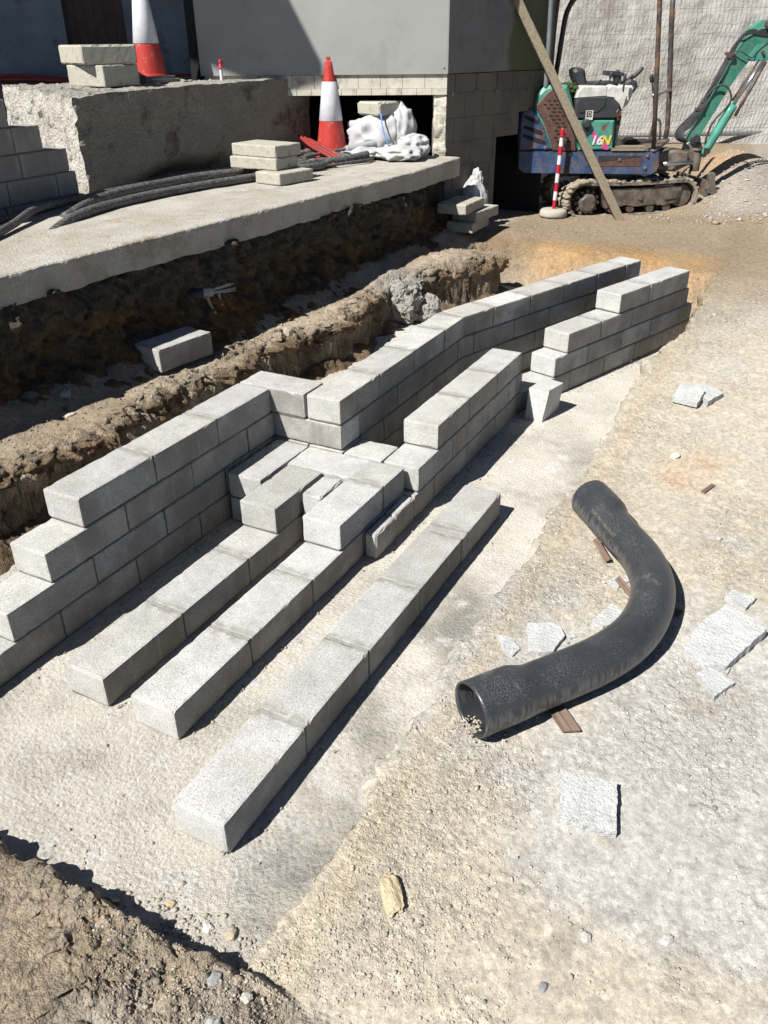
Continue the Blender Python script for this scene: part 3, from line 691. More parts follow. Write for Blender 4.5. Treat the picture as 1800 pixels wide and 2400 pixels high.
def rock(x,y,r,label,col,sh=(1,1,.6),rz=0,grp=None,name='stone',z=None,sub=3,seed=0,clod=0):
    bm=bmesh.new();bmesh.ops.create_icosphere(bm,subdivisions=sub,radius=1);V=np.array([v.co for v in bm.verts])
    V=V/np.abs(V).max(1,keepdims=True)**.35
    V=V+np.stack([fbm(V[:,0]+seed*3.1,V[:,1],V[:,2],1.6,4,200+i+seed) for i in range(3)],1)*.42+clod*np.stack([fbm(V[:,0]+seed*3.1,V[:,1],V[:,2],5,4,230+i+seed,.7) for i in range(3)],1)
    V=V*np.array(sh)*r
    mb=MB();mb.add(V@frame(None,rz).T,[[v.index for v in f.verts] for f in bm.faces],col);bm.free()
    o=mb.build(name,STONE);o.location=(x,y,(H(x,y) if z is None else z)+r*sh[2]*.35);return tag(o,label,'stone',grp)
rock(.082,-.515,.062,'elongated yellow sandstone lump lying in the sand near the bottom of the photo',(.52,.44,.30,1),(1.0,.46,.30),R(42),seed=1,clod=.16,sub=4)
rock(-.205,.05,.012,'small tan stone on the footing just below the nearest block corner',(.50,.42,.28,1),seed=2,z=.0)
rock(-.36,-.24,.020,'blue-grey stone on the near soil bank',(.31,.32,.32,1),(1,.8,.5),seed=3)
rock(-.455,-.31,.024,'knobbly grey stone at the bottom edge of the near soil bank',(.42,.41,.38,1),(1,.8,.6),seed=4)
rock(-.36,-.34,.016,'pale stone in the cluster by the corner of the near bank',(.50,.48,.44,1),(1,.9,.6),seed=5)
rock(-.335,-.29,.015,'brown stone half buried on the rim of the near bank',(.42,.35,.27,1),seed=6)
rock(-.20,-.16,.020,'rounded tan stone on the footing by the near bank shadow',(.47,.40,.31,1),(1,.8,.6),R(20),seed=7,z=.0)
rock(-.215,-.09,.015,'white limestone lump at the end of the footing',(.66,.65,.62,1),(1,.8,.5),R(80),seed=17,z=.0)
rock(.305,-1.235,.018,'oval pebble pressed into the pale dust at lower right',(.55,.53,.5,1),(1,.7,.5),R(-30),seed=8)
rock(.215,-1.04,.016,'round pebble at lower right, below the square slab piece',(.50,.48,.45,1),(1,.8,.5),seed=9)
rock(.03,-.98,.013,'dark grey pebble near the bottom right edge',(.28,.28,.29,1),(1,.8,.5),seed=10)
rock(3.28,-.69,.03,'cluster-sized white lump beside the rusty soil patch',(.66,.63,.56,1),(1,.8,.5),seed=11)
rock(1.83,2.50,.035,'smooth grey cobble in the shade on the soil shelf',(.36,.37,.38,1),(1,.8,.6),seed=12)
rock(1.72,2.36,.028,'flat pale stone at the shadow edge on the soil shelf',(.5,.47,.42,1),(1.2,.7,.3),seed=13)
rock(3.53,2.10,.055,'jagged stump of stone on the crest of the trench bank',(.46,.39,.31,1),(.9,.7,.9),seed=14)
rock(5.12,2.00,.20,'grey crumbling rock mass slumping down the soil bank into the trench',(.33,.315,.285,1),(.75,.9,.9),seed=15,z=.11,sub=5,clod=.3)
rock(5.24,1.82,.14,'lower grey rock lump at the foot of the bank by the wall bend',(.31,.295,.27,1),(.8,.9,.95),seed=21,z=.02,sub=5,clod=.2)
rock(4.95,.02-.07,.018,'small white stone on the footing by the far block wall',(.7,.69,.66,1),seed=18,z=.0)
rock(5.78,-.33,.035,'crumpled pale scrap at the far end of the footing',(.75,.75,.72,1),(1,.7,.7),seed=19,z=.0)

# broken slab pieces
def shard(pts,th,label,z=None,tilt=0,seed=0):
    cx=sum(p[0] for p in pts)/len(pts);cy=sum(p[1] for p in pts)/len(pts)
    z0=H(cx,cy)-.004 if z is None else z
    bm=bmesh.new();poly=[]
    n=len(pts)
    for i in range(n):
        a=np.array(pts[i]);b=np.array(pts[(i+1)%n]);k=max(2,int(np.linalg.norm(b-a)/.012))
        for j in range(k):
            q=a+(b-a)*j/k;poly.append(q+ (np.array([vn(q[0]*60,q[1]*60,0,seed),vn(q[0]*60,q[1]*60,0,seed+9)]).ravel()*.0035 if j else 0))
    top=[bm.verts.new((q[0],q[1],z0+th+tilt*(q[0]-cx))) for q in poly];bot=[bm.verts.new((q[0]+.002,q[1],z0)) for q in poly]
    bm.faces.new(top)
    m=len(poly)
    for i in range(m): bm.faces.new((top[i],bot[i],bot[(i+1)%m],top[(i+1)%m]))
    bm.faces.new(bot[::-1])
    bmesh.ops.triangulate(bm,faces=bm.faces);bmesh.ops.subdivide_edges(bm,edges=bm.edges,cuts=1);bmesh.ops.triangulate(bm,faces=bm.faces)
    bmesh.ops.recalc_face_normals(bm,faces=bm.faces)
    V=np.array([v.co for v in bm.verts]);V=V+np.stack([V[:,0]*0,V[:,0]*0,fbm(V[:,0],V[:,1],0,25,3,seed)*.003*(V[:,2]>z0+.003)],1)
    for v,q in zip(bm.verts,V): v.co=Vector(q)-Vector((cx,cy,z0))
    me=bpy.data.meshes.new('slab_piece');bm.to_mesh(me);bm.free();me.materials.append(SHARD)
    o=bpy.data.objects.new('slab_piece',me);o.location=(cx,cy,z0);COL.objects.link(o);return tag(o,label,'broken slab')
shard([(1.542,-1.053),(1.514,-1.105),(1.487,-1.15),(1.50,-1.21),(1.56,-1.234),(1.794,-1.325),(1.90,-1.163),(1.71,-1.075)],.045,'largest broken pale slab at the right edge, wedge-shaped',tilt=.05,seed=1)
shard([(1.98,-1.141),(1.942,-1.232),(2.042,-1.263),(2.054,-1.162)],.025,'small pale slab piece just above the largest broken slab',seed=2)
shard([(1.434,-1.118),(1.38,-1.17),(1.33,-1.2),(1.446,-1.254),(1.49,-1.159)],.022,'pale slab piece just below the largest broken slab',seed=3)
shard([(1.518,-1.168),(1.491,-1.222),(1.535,-1.23),(1.53,-1.19)],.015,'narrow chip between the largest slab piece and the one below it',seed=4)
shard([(1.427,-.449),(1.256,-.512),(1.275,-.56),(1.30,-.599),(1.42,-.61),(1.456,-.584),(1.476,-.545)],.022,'squarish pale slab piece inside the bend of the black pipe',seed=5)
shard([(1.437,-.607),(1.423,-.633),(1.445,-.65),(1.466,-.634)],.012,'tiny chip beside the squarish slab piece inside the pipe bend',seed=6)
shard([(1.563,-.681),(1.548,-.73),(1.60,-.79),(1.669,-.80),(1.72,-.722)],.022,'pale slab piece partly under the inside of the black pipe',seed=7)
shard([(1.31,-.37),(1.24,-.41),(1.215,-.464),(1.268,-.475),(1.324,-.42)],.015,'sandy grey slab piece left of the squarish one',seed=8)
shard([(1.889,-.651),(1.857,-.718),(1.90,-.72),(1.95,-.691)],.012,'small thin chip inside the pipe bend, left of a dark lath',seed=9)
shard([(1.94,-.70),(1.925,-.74),(1.955,-.76),(1.98,-.72)],.012,'small thin chip touching the inner side of the pipe bend',seed=10)
shard([(.732,-.806),(.762,-.985),(.571,-1.031),(.548,-.935),(.555,-.86)],.035,'square pale slab piece lying alone at lower right below the pipe',seed=11)
shard([(3.93,-.535),(3.90,-.69),(4.09,-.705),(4.14,-.545)],.045,'tilted pale slab piece on top of another beside the far footing',z=.135,tilt=.12,seed=12)
shard([(4.20,-.60),(3.96,-.745),(4.15,-.81),(4.29,-.655)],.035,'pale slab piece under its neighbour beside the far footing',seed=13)

# ---------------------------------------------------------------- black pipe bend
def pipe_bend():
    g=.05;r=.090;zc=g+r
    ctrl=[(.770,-.468),(.90,-.558),(1.07,-.675),(1.24,-.785),(1.40,-.855),(1.557,-.885),(1.72,-.882),(1.87,-.845),(2.02,-.765),(2.17,-.64),(2.30,-.535),(2.38,-.467),(2.425,-.425)]
    P_=[Vector((a,b,zc)) for a,b in ctrl];pts=[]
    for i in range(len(P_)-1):
        p0=P_[max(i-1,0)];p1=P_[i];p2=P_[i+1];p3=P_[min(i+2,len(P_)-1)]
        for k in range(8):
            t=k/8;pts.append(.5*((2*p1)+(p2-p0)*t+(2*p0-5*p1+4*p2-p3)*t*t+(3*p1-p0-3*p2+p3)*t**3))
    pts.append(P_[-1]);N=len(pts);s=[0]
    for i in range(1,N): s.append(s[-1]+(pts[i]-pts[i-1]).length)
    T=s[-1];n=48;V=[];F=[];Cc=[]
    def rad(q):
        e=min(q,T-q);return r+.012*float(1-sst(.17,.26,np.array(e)))
    th=.008
    for shell in (0,1):
        for i,p in enumerate(pts):
            d=(pts[min(i+1,N-1)]-pts[max(i-1,0)]);d.z=0;d.normalize();sd=Vector((d.y,-d.x,0));R_=rad(s[i])-(th if shell else 0)
            for k in range(n):
                a=2*math.pi*k/n;c_,s_=math.cos(a),math.sin(a);q=p+sd*c_*R_+Vector((0,0,1))*(s_*R_+(rad(s[i])-r))
                V.append(tuple(q));Cc.append(((s_+1)/2,s[i]/T,0,1))
    M=N*n
    for i in range(N-1):
        for k in range(n):
            a,b,c_,d_=i*n+k,i*n+(k+1)%n,(i+1)*n+(k+1)%n,(i+1)*n+k
            if i<2+(k%2) and 33<=k<=37: continue   # broken notch in the rim
            F.append((a,d_,c_,b));F.append((M+a,M+b,M+c_,M+d_))
    for k in range(n):
        a,b=k,(k+1)%n
        if not 33<=k<=37: F.append((a,b,M+b,M+a))
        a,b=(N-1)*n+k,(N-1)*n+(k+1)%n;F.append((b,a,M+a,M+b))
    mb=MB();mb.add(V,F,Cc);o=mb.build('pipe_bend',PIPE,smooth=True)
    # printed wording on the pipe shoulder
    tag(o,'long curved black plastic pipe bend with sockets at both ends lying on the dust','pipe')
    return pts,s
PP,PS=pipe_bend()
pb=bpy.data.objects['pipe_bend']
def text_mesh(txt,size,mat,name,parent,mtx,extrude=.0006):
    cu=bpy.data.curves.new(name,'FONT');cu.body=txt;cu.size=size;cu.extrude=extrude
    to=bpy.data.objects.new('tmp',cu);COL.objects.link(to);dg=bpy.context.evaluated_depsgraph_get();me=bpy.data.meshes.new_from_object(to.evaluated_get(dg));bpy.data.objects.remove(to)
    me.name=name;me.materials.clear();me.materials.append(mat);o=bpy.data.objects.new(name,me);COL.objects.link(o)
    if parent: o.parent=parent
    o.matrix_local=mtx;return o
PRINT=simple('pipe_print',(.22,.21,.13),.6)
# wording runs along the pipe near its far socket, on the side facing the footing
def wrap_text():
    cu=bpy.data.curves.new('lettering','FONT');cu.body='ELECTRIC CABLE DUCT';cu.size=.021;cu.extrude=0
    to=bpy.data.objects.new('tmp',cu);COL.objects.link(to);dg=bpy.context.evaluated_depsgraph_get();me=bpy.data.meshes.new_from_object(to.evaluated_get(dg));bpy.data.objects.remove(to)
    S0=PS[-1]-.19
    for v in me.vertices:
        sv=S0-v.co.x;i=max(1,min(len(PS)-1,int(np.searchsorted(PS,sv))));t=(sv-PS[i-1])/(PS[i]-PS[i-1]);p=PP[i-1].lerp(PP[i],t)
        d=(PP[i]-PP[i-1]).normalized();sd=Vector((d.y,-d.x,0));sd=-sd
        e=PS[-1]-sv;R_=.090+.012*float(1-sst(.17,.26,np.array(e)))+.0008;a=R(28)+v.co.y/R_
        v.co=p+sd*math.cos(a)*R_+Vector((0,0,1))*(math.sin(a)*R_+R_-.0908)
    me.materials.clear();me.materials.append(PRINT);o=bpy.data.objects.new('lettering',me);COL.objects.link(o);o.parent=pb
wrap_text()
mb=MB()   # sand spilled into the near mouth
xs=[];rg=random.Random(2)
for i in range(260):
    a=rg.random();x=.775+a*.10+rg.gauss(0,.012);y=-.47-a*.07+rg.gauss(0,.035);crumb(mb,(x+rg.uniform(-.03,.01),y,.052+max(0,.02-abs(y+.44-.0)*.3)),rg.uniform(.0025,.006),(.50,.45,.36,1))
tag(mb.build('spilled_sand',STONE),'crumbly sand lying in the open near mouth of the black pipe',kind='stuff')
# brown laths the pipe rests on
def lath(a,b,w,label,z=.052,th=.006,dz=0,roll=0):
    a=np.array(a);b=np.array(b);l=np.linalg.norm(b-a);an=math.atan2(b[1]-a[1],b[0]-a[0]);mb=MB()
    # a shallow channel section so it reads as broken cladding
    prof=[(-w/2,0),(-w/2,th*1.4),(-w*.3,th),(-.002,th*1.5),(.002,th*.6),(w*.3,th),(w/2,th*1.4),(w/2,0)]
    V=[(x,y,z_) for x in (0,l) for y,z_ in prof];n=len(prof)
    V=[(x+(0 if x==0 else (y*.25)),y,z_+(dz if x else 0)) for x,y,z_ in V]
    F=[(i,(i+1)%n,(i+1)%n+n,i+n) for i in range(n)]+[tuple(range(n-1,-1,-1)),tuple(range(n,2*n))]
    mb.add(V,F);o=mb.build('brown_lath',LATH);o.location=(a[0],a[1],z);o.rotation_euler=(roll,0,an);return tag(o,label,'lath',)
lath((1.12,-.60),(.93,-.785),.062,'brown broken lath poking out from under the near leg of the pipe')
lath((1.925,-.700),(1.76,-.84),.03,'dark narrow lath leaning inside the pipe bend',z=.06,dz=.02,roll=.6)
lath((1.80,-.80),(1.795,-.995),.045,'short brown lath end sticking out of the outer side of the pipe bend',z=.05)
lath((2.17,-.53),(2.03,-.615),.03,'grey splinter leaning under the far leg of the pipe',z=.08,dz=-.02,roll=.9)
lath((1.02,-.44),(1.10,-.56),.05,'end of a brown lath showing on the inner side of the near pipe leg',z=.05)
lath((2.93,-.90),(3.04,-.937),.022,'small grey-brown wood chip lying on the sandy ground beyond the pipe',z=.055)

# ---------------------------------------------------------------- concrete ledge, plinth, old stepped wall
def ledge():
    mb=MB();n=len(LE)
    def back(x): return 5.9
    for i in range(n-1):
        a,b=LE[i],LE[i+1];k=max(1,int((b[0]-a[0])/.03))
        for j in range(k):
            pass
    xs=np.unique(np.concatenate([np.arange(-2,7.107,.03),[7.107]]));ye=np.interp(xs,LE[:,0],LE[:,1])
    rows=[('b',-.06,.0),('b',.10,0)]
    prof=[]  # (offset from edge, z)
    th=lambda x:.175+.022*vn(x*.8,x*0,0,301)+.010*vn(x*4,x*0,0,302)+.006*vn(x*13,x*0,0,303)
    tz=th(xs);V=[];nz=9;ny=70
    cols=[]
    cols.append(np.stack([xs,ye+.5,1.1-tz],1));cols.append(np.stack([xs,ye+.03,1.1-tz],1))
    for q in range(nz):
        f=q/(nz-1);cols.append(np.stack([xs,ye+.004*(1-f),1.1-tz*(1-f)-.006*(f==1)],1))
    cols.append(np.stack([xs,ye+.008,xs*0+1.1],1))
    for q in range(1,ny): 
        o=(q/(ny-1))**1.6*3.2+.008;cols.append(np.stack([xs,ye+o,xs*0+1.1],1))
    V=np.stack(cols,1);m=V.shape[1];V=V.reshape(-1,3)
    F=[(i*m+j,(i+1)*m+j,(i+1)*m+j+1,i*m+j+1) for i in range(len(xs)-1) for j in range(m-1)]
    ends=[tuple((len(xs)-1)*m+j for j in range(m))]
    mb.add(V,F);mb.f+=ends
    def d(V):
        e=np.exp(-((V[:,2]-1.1)/.012)**2)*np.exp(-((V[:,1]-np.interp(V[:,0],LE[:,0],LE[:,1]))/.015)**2)
        o=roughen(.004,7,4,310)(V);o[:,1]+=.012*np.abs(vn(V[:,0]*14,V[:,0]*0,0,311))*e;o[:,2]-=.008*np.abs(vn(V[:,0]*22,V[:,0]*0,0,312))*e
        o[:,2]+=.006*fbm(V[:,0],V[:,1],0,2,3,313);return o
    o=mb.build('concrete_ledge',LEDGE,disp=d,smooth=False);tag(o,'long poured concrete ledge slab with a shaded edge above the cut soil face','concrete slab',kind='structure')
ledge()
def plinth():
    mb=MB();poly=[(3.84,4.13),(6.80,3.91),(7.3,5.8),(4.72,5.95)]
    a=[(x,y,1.06) for x,y in poly];b=[(3.86,4.20,1.80),(6.82,3.93,1.812),(7.3,5.8,1.80),(4.72,5.95,1.80)]
    for i in range(4):
        j=(i+1)%4;quad(mb,a[i],a[j],b[j],b[i],.025 if i in (0,3) else .1,(1.45,1.45,1.47,1) if i==3 else (.80,.78,.73,1))  # broken near end whiter; shaded sides painted darker
    quad(mb,b[0],b[1],b[2],b[3],.04)
    def d(V):
        o=roughen(.022,2.2,4,320)(V);w=np.where(V[:,1]-4.13>(V[:,0]-3.84)*.2,1.5,.6)[:,None];o=o+(roughen(.022,12,4,330)(V)-V)*w;h=np.clip(-(fbm(V[:,0],V[:,1],V[:,2],3.2,3,340)),0,1);
        # projecting top pour on the shaded face, honeycombed band beneath it, hollow at its foot
        s_=sst(1.60,1.63,V[:,2])*sst(4.5,4.2,V[:,1]);o[:,1]-=.022*s_
        hol=np.exp(-((V[:,0]-5.0)/.5)**2-((V[:,2]-1.06)/.13)**2)*(V[:,1]<4.35);o[:,1]+=.35*hol
        return o
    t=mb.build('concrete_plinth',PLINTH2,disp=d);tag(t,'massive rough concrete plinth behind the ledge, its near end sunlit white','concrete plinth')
plinth()
# old dark stepped wall at far left
st=Wall('old_block_wall','old dark block wall at the far left stepping down behind the cables','block wall',(2.6,4.0,1.1))
def oldcourse(w,x1,k,z0,h,off):
    x=x1;i=0;mb=w.mb(str(k))
    cuts=[x1]
    while x>.6:
        l=.44 if i or not off else off;x-=l;cuts.append(x);i+=1
    for i in range(len(cuts)-1):
        block(mb,(cuts[i+1]+.005,3.93+random.uniform(-.004,.004),z0+.004),0,cuts[i]-cuts[i+1]-.01,.2,h-.01,tone=random.uniform(.5,.66),rnd=.2)
    box(w.m,(cuts[-1]+.01,3.936,z0-.006),(x1-.01,4.12,z0+h-.010))
zz=[1.08,1.155,1.322,1.485,1.655,1.83,2.0]
for k,(x1,off) in enumerate(((3.60,.3),(3.545,.2),(3.49,.44),(3.285,.25),(3.03,.42),(2.8,.2))): oldcourse(st,x1,k,zz[k],zz[k+1]-zz[k],off)
st.done()
# blocks stacked at the left edge behind
def stackblock(org,ang,dims,label,grp,mat=OLDBLOCK,name='concrete_block',chip=1.6,tone=1,e=.01):
    mb=MB();block(mb,(0,0,0),ang,*dims,tone=tone,chip=chip,e=e);o=mb.build(name,mat);o.location=org;return tag(o,label,'concrete block',grp)
g='loose blocks stacked at the left edge behind the plinth'
stackblock((4.80,6.27,1.79),R(63),(.44,.22,.15),'pale block at the left edge, bottom of its stack of three on the plinth',g)
stackblock((4.74,6.24,1.945),R(66),(.44,.22,.15),'pale block at the left edge, middle of its stack of three on the plinth',g)
stackblock((4.66,6.22,2.10),R(64),(.40,.22,.16),'pale block at the left edge, topmost of its stack of three on the plinth',g)


g='two rough slabs on the plinth by the large cone'
stackblock((4.69,4.63,1.812),-R(5),(.40,.47,.165),'lower of the two rough slabs beside the big traffic cone',g,tone=1)
stackblock((4.60,4.76,1.98),-R(24),(.50,.54,.15),'upper broken-edged slab of the two beside the big traffic cone',g,chip=4,e=.016)
g='loose blocks stacked on the ledge'
stackblock((4.773,2.941,1.102),-R(10.5),(.41,.29,.092),'lowest flat block of the stack on the ledge, set askew under two others',g)
stackblock((4.90,3.055,1.196),-R(3),(.31,.50,.094),'middle flat block of the stack on the ledge',g)
stackblock((4.915,3.065,1.292),-R(7),(.33,.50,.094),'topmost flat block of the stack on the ledge',g)
g='loose blocks stacked on the soil below the ledge end'
zg=.415
stackblock((6.87,2.06,zg),R(2),(.50,.29,.100),'bottom block of the stack on the soil below the end of the ledge',g)
stackblock((6.93,2.05,zg+.101),-R(6),(.50,.28,.098),'middle twisted block of the stack on the soil below the end of the ledge',g)
stackblock((6.72,2.08,zg+.200),R(1),(.52,.31,.098),'top overhanging block of the stack on the soil below the end of the ledge',g)

# ---------------------------------------------------------------- grey building
c0=np.array([7.13,2.5]);fe=np.array([-.41,.91]);fe/=np.linalg.norm(fe);re=np.array([.942,-.336])
def building():
    t=thing('service_building','grey panelled building on blockwork with a dark opening over the ledge','building',(7.6,4,.3))
    ff=math.atan2(fe[1],fe[0]);rr=math.atan2(re[1],re[0]);FO=(c0[0],c0[1],0)
    # inner normals: front face inner = +y side when running -fe ; boxes are in the frame of each wall
    def fbox(mb,s0,s1,d0,d1,z0,z1): # depth positive into building
        n=np.array([fe[1],-fe[0]])
        q=[c0+fe*s0+n*d0,c0+fe*s1+n*d0,c0+fe*s1+n*d1,c0+fe*s0+n*d1]
        V=[(*p,z) for z in (z0,z1) for p in q];mb.add(V,[(0,1,2,3),(7,6,5,4),(0,4,5,1),(1,5,6,2),(2,6,7,3),(3,7,4,0)])
    def rbox(mb,s0,s1,d0,d1,z0,z1):
        n=np.array([-re[1],re[0]])
        q=[c0+re*s0+n*d0,c0+re*s1+n*d0,c0+re*s1+n*d1,c0+re*s0+n*d1]
        V=[(*p,z) for z in (z0,z1) for p in q];mb.add(V,[(3,2,1,0),(4,5,6,7),(1,5,4,0),(2,6,5,1),(3,7,6,2),(0,4,7,3)])
    m=MB();fbox(m,0,2.45,-.02,.06,1.845,3.9);m.build('front_panel',PANELF,t)
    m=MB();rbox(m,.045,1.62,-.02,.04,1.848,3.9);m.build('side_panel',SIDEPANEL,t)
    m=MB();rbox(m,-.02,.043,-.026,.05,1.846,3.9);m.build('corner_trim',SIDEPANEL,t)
    m=MB();lathe(m,[(0,-.004),(.012,-.003),(.012,0)],tilt=np.array([[0,0,1.],[0,1,0],[-1,0,0]]),c=(*(c0+fe*.04-np.array([fe[1],-fe[0]])*.022),1.905),n=10);m.build('bolt',GALV,t)
    rs=random.Random(4)
    m=MB();x=0
    while x<2.4:
        l=.22;fbox(m,x+.002,min(x+l,2.45)-.002,.0+rs.uniform(0,.003),.2,1.722,1.842);x+=l
    m.build('lintel_course',LINTEL,t)
    m=MB();x=0
    while x<2.4:
        l=.15;fbox(m,x+.002,x+l-.002,-.012,.2,1.664,1.720);x+=l
    m.build('lintel_strip',LINTEL,t)
    m=MB();n=np.array([fe[1],-fe[0]])
    q=[c0+fe*0,c0+fe*.125,c0+fe*.125+n*.25,c0+n*.25]
    slab(m,[tuple(p) for p in q],1.08,1.662,.02);m.build('pillar',LINTEL,t,disp=lambda V:roughen(.03,12,4,400)(V))
    # side wall in big blocks with hanger straps
    m=MB();ms=MB()
    rows=[(.25,.75,.33),(.75,.99,.30),(.99,1.222,.38),(1.222,1.447,.30),(1.447,1.672,.29),(1.672,1.842,.325)]
    for i,(z0,z1,l) in enumerate(rows):
        x=-.0+(.12 if i%2 else 0);s=[0]
        if i%2: s.append(.12)
        while s[-1]<1.4: s.append(s[-1]+l*rs.uniform(.9,1.1))
        s.append(1.63)
        for a,b in zip(s,s[1:]):
            if i==3 and b>1.2: continue
            if i in(0,1,2) and b>.8:   # dark opening
                if a<.79: b=.79
                else: continue
            rbox(m,a+.003,b-.003,rs.uniform(.0,.004),.2,z0+.003,z1-.003)
    rbox(ms,0,.785,.008,.19,.25,1.84);rbox(ms,.785,1.15,.008,.19,1.225,1.84);rbox(ms,1.15,1.62,.008,.19,1.45,1.84)
    m.build('side_blockwork',DARKBLOCK,t);ms.build('joints',DARKBLOCK,t)
    m=MB();fbox(m,-.0,.10,.02,.2,.25,1.08);m.build('corner_footing',DARKBLOCK,t)
    for s in (.13,.45,.77,1.02,1.3,1.45):
        k=MB();rbox(k,s-.012,s+.012,-.004,.0,1.68,1.84);rbox(k,s-.05,s+.025,-.006,-.001,1.645,1.68);k.build('strap',DARKBLOCK,t)
    # closed dark inside
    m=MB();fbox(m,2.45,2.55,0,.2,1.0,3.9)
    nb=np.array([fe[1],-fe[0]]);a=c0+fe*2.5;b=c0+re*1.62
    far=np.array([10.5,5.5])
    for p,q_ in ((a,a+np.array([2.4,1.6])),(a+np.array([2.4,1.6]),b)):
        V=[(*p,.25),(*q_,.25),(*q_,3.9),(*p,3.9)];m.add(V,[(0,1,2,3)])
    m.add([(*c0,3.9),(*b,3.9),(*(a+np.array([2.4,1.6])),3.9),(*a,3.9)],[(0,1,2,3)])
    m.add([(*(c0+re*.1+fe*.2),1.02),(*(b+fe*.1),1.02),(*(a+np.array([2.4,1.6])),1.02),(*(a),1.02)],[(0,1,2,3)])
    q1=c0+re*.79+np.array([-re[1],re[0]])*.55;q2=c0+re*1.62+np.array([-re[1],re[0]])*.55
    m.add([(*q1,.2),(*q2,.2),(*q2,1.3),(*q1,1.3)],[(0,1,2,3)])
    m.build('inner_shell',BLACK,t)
    return t
building()
# old outbuilding at the left: dark wall, timber door, unseen sheet added high above to cast shade
def outbuilding():
    t=thing('old_outbuilding','dark blue-grey rendered old outbuilding in shade behind the cones','building',(7.0,6.6,1.7))
    w0=np.array([7.4,5.65]);wt=np.array([-.47,.88]);wt/=np.linalg.norm(wt);n=np.array([wt[1],-wt[0]])
    def wb(mb,s0,s1,d0,d1,z0,z1,res=.08):
        q=[w0+wt*s1+n*d0,w0+wt*s0+n*d0,w0+wt*s0+n*d1,w0+wt*s1+n*d1]
        slab(mb,[tuple(p) for p in q],z0,z1,res)
    m=MB();wb(m,0,.90,0,.3,1.7,5.9);wb(m,1.58,6.5,0,.3,1.7,5.9);wb(m,.902,1.578,.02,.28,3.9,5.9);m.build('wall',OLDWALL,t,disp=lambda V:roughen(.03,2.5,5,500)(V))
    d=MB()
    s=.91
    while s<1.57:
        wb(d,s,min(s+.108,1.57),.05+random.uniform(0,.008),.09,1.72,3.88,.5);s+=.112
    d.build('plank_door',OLDDOOR,t)
    r=MB();poly=[(3.57,5.11),(3.09,4.99),(2.80,5.45),(2.68,6.4),(2.2,7.2),(2.0,7.8),(-2,9.0),(-2,13),(9.5,13),(9.5,6.2)]  # unseen overhead sheet, added and outlined to shade the wall and front panel
    prism(r,poly,6.0,6.12,'xy');r.build('shade_blocker',BLOCKERM,t)
outbuilding()

# ---------------------------------------------------------------- traffic cones
def cone(loc,label,rz,k=1.0):
    t=thing('traffic_cone',label,'traffic cone',loc,rz,'red and white traffic cones',k)
    def at(z): return float(np.interp(z,[.035,.06,.885],[.155,.150,.042]))
    b=MB();pr=[]
    poly=[(math.cos(a)*.235*(1.18 if i%2 else 1.14),math.sin(a)*.235*(1.18 if i%2 else 1.14)) for i,a in enumerate([R(q) for q in (38,52,128,142,218,232,308,322)])]
    prism(b,poly,0,.03,'xy');prism(b,[(x*.84,y*.84) for x,y in poly],.0305,.055,'xy');b.build('base',CBASE,t,world=False)
    m=MB();lathe(m,[(.175,.056),(.172,.066),(.153,.07),(at(.325),.325)],n=40);lathe(m,[(at(.325),.325),(at(.67)-.001,.67)],n=40);lathe(m,[(at(.67),.67),(at(.845),.845),(.036,.855),(.036,.868),(.040,.875),(.038,.890),(.02,.896),(0,.896)],n=40);m.build('body',RED,t,world=False,smooth=False)
    s=MB();lathe(s,[(at(.325)+.001,.322),(at(.325)+.004,.325),(at(.67)+.004,.668),(at(.67)+.001,.672)],n=40);s.build('reflective_sleeve',SLEEVE,t,world=False,smooth=True)
cone((6.66,3.57,1.115),'traffic cone on the ledge in front of the dark opening, beside the white bag',R(10))
cone((5.57,4.9,1.812),'traffic cone standing on the plinth, its top cut off by the photo edge',R(-20))
# marker post behind the plinth
t=thing('marker_post','short white post with a red rounded cap sticking up behind the plinth','marker post',(5.95,4.35,1.79))
# stands beyond plinth crest
m=MB();lathe(m,[(.016,0),(.016,.135)],n=14);m.build('shaft',WHITE,t,world=False)
m=MB();lathe(m,[(.031,.135),(.031,.142),(.016,.143),(.0175,.175),(.015,.195),(.008,.205),(0,.207)],n=14);m.build('cap',REDPT,t,world=False,smooth=True)
# barrier post with concrete foot
t=thing('barrier_post','thin red and white striped post in a round concrete foot in front of the excavator','barrier post',(8.39,1.69,.368))
m=MB();lathe(m,[(0,0),(.150,0),(.158,.02),(.152,.06),(.135,.078),(.03,.082),(0,.082)],n=32);m.build('concrete_foot',OLDBLOCK,t,world=False,smooth=True)
bands=np.linspace(.08,.83,9);tl=np.array([[1,0,-.02],[0,1,.02],[.02,-.02,1]])
for col,nm,par in ((REDPT,'red_bands',0),(WHITE,'white_bands',1)):
    for i in range(8):
        if i%2==par: m=MB();lathe(m,[(.022,bands[i]),(.022,bands[i+1])],n=16,tilt=tl.T);m.build(nm[:-1],col,t,world=False)
    if par==1: continue
    m=MB()
    if par==0: lathe(m,[(.022,.83),(.034,.835),(.034,.842),(.022,.845),(.021,.90),(.014,.918),(0,.92)],n=16,tilt=tl.T)
    m.build('top_cap',col,t,world=False,smooth=False)
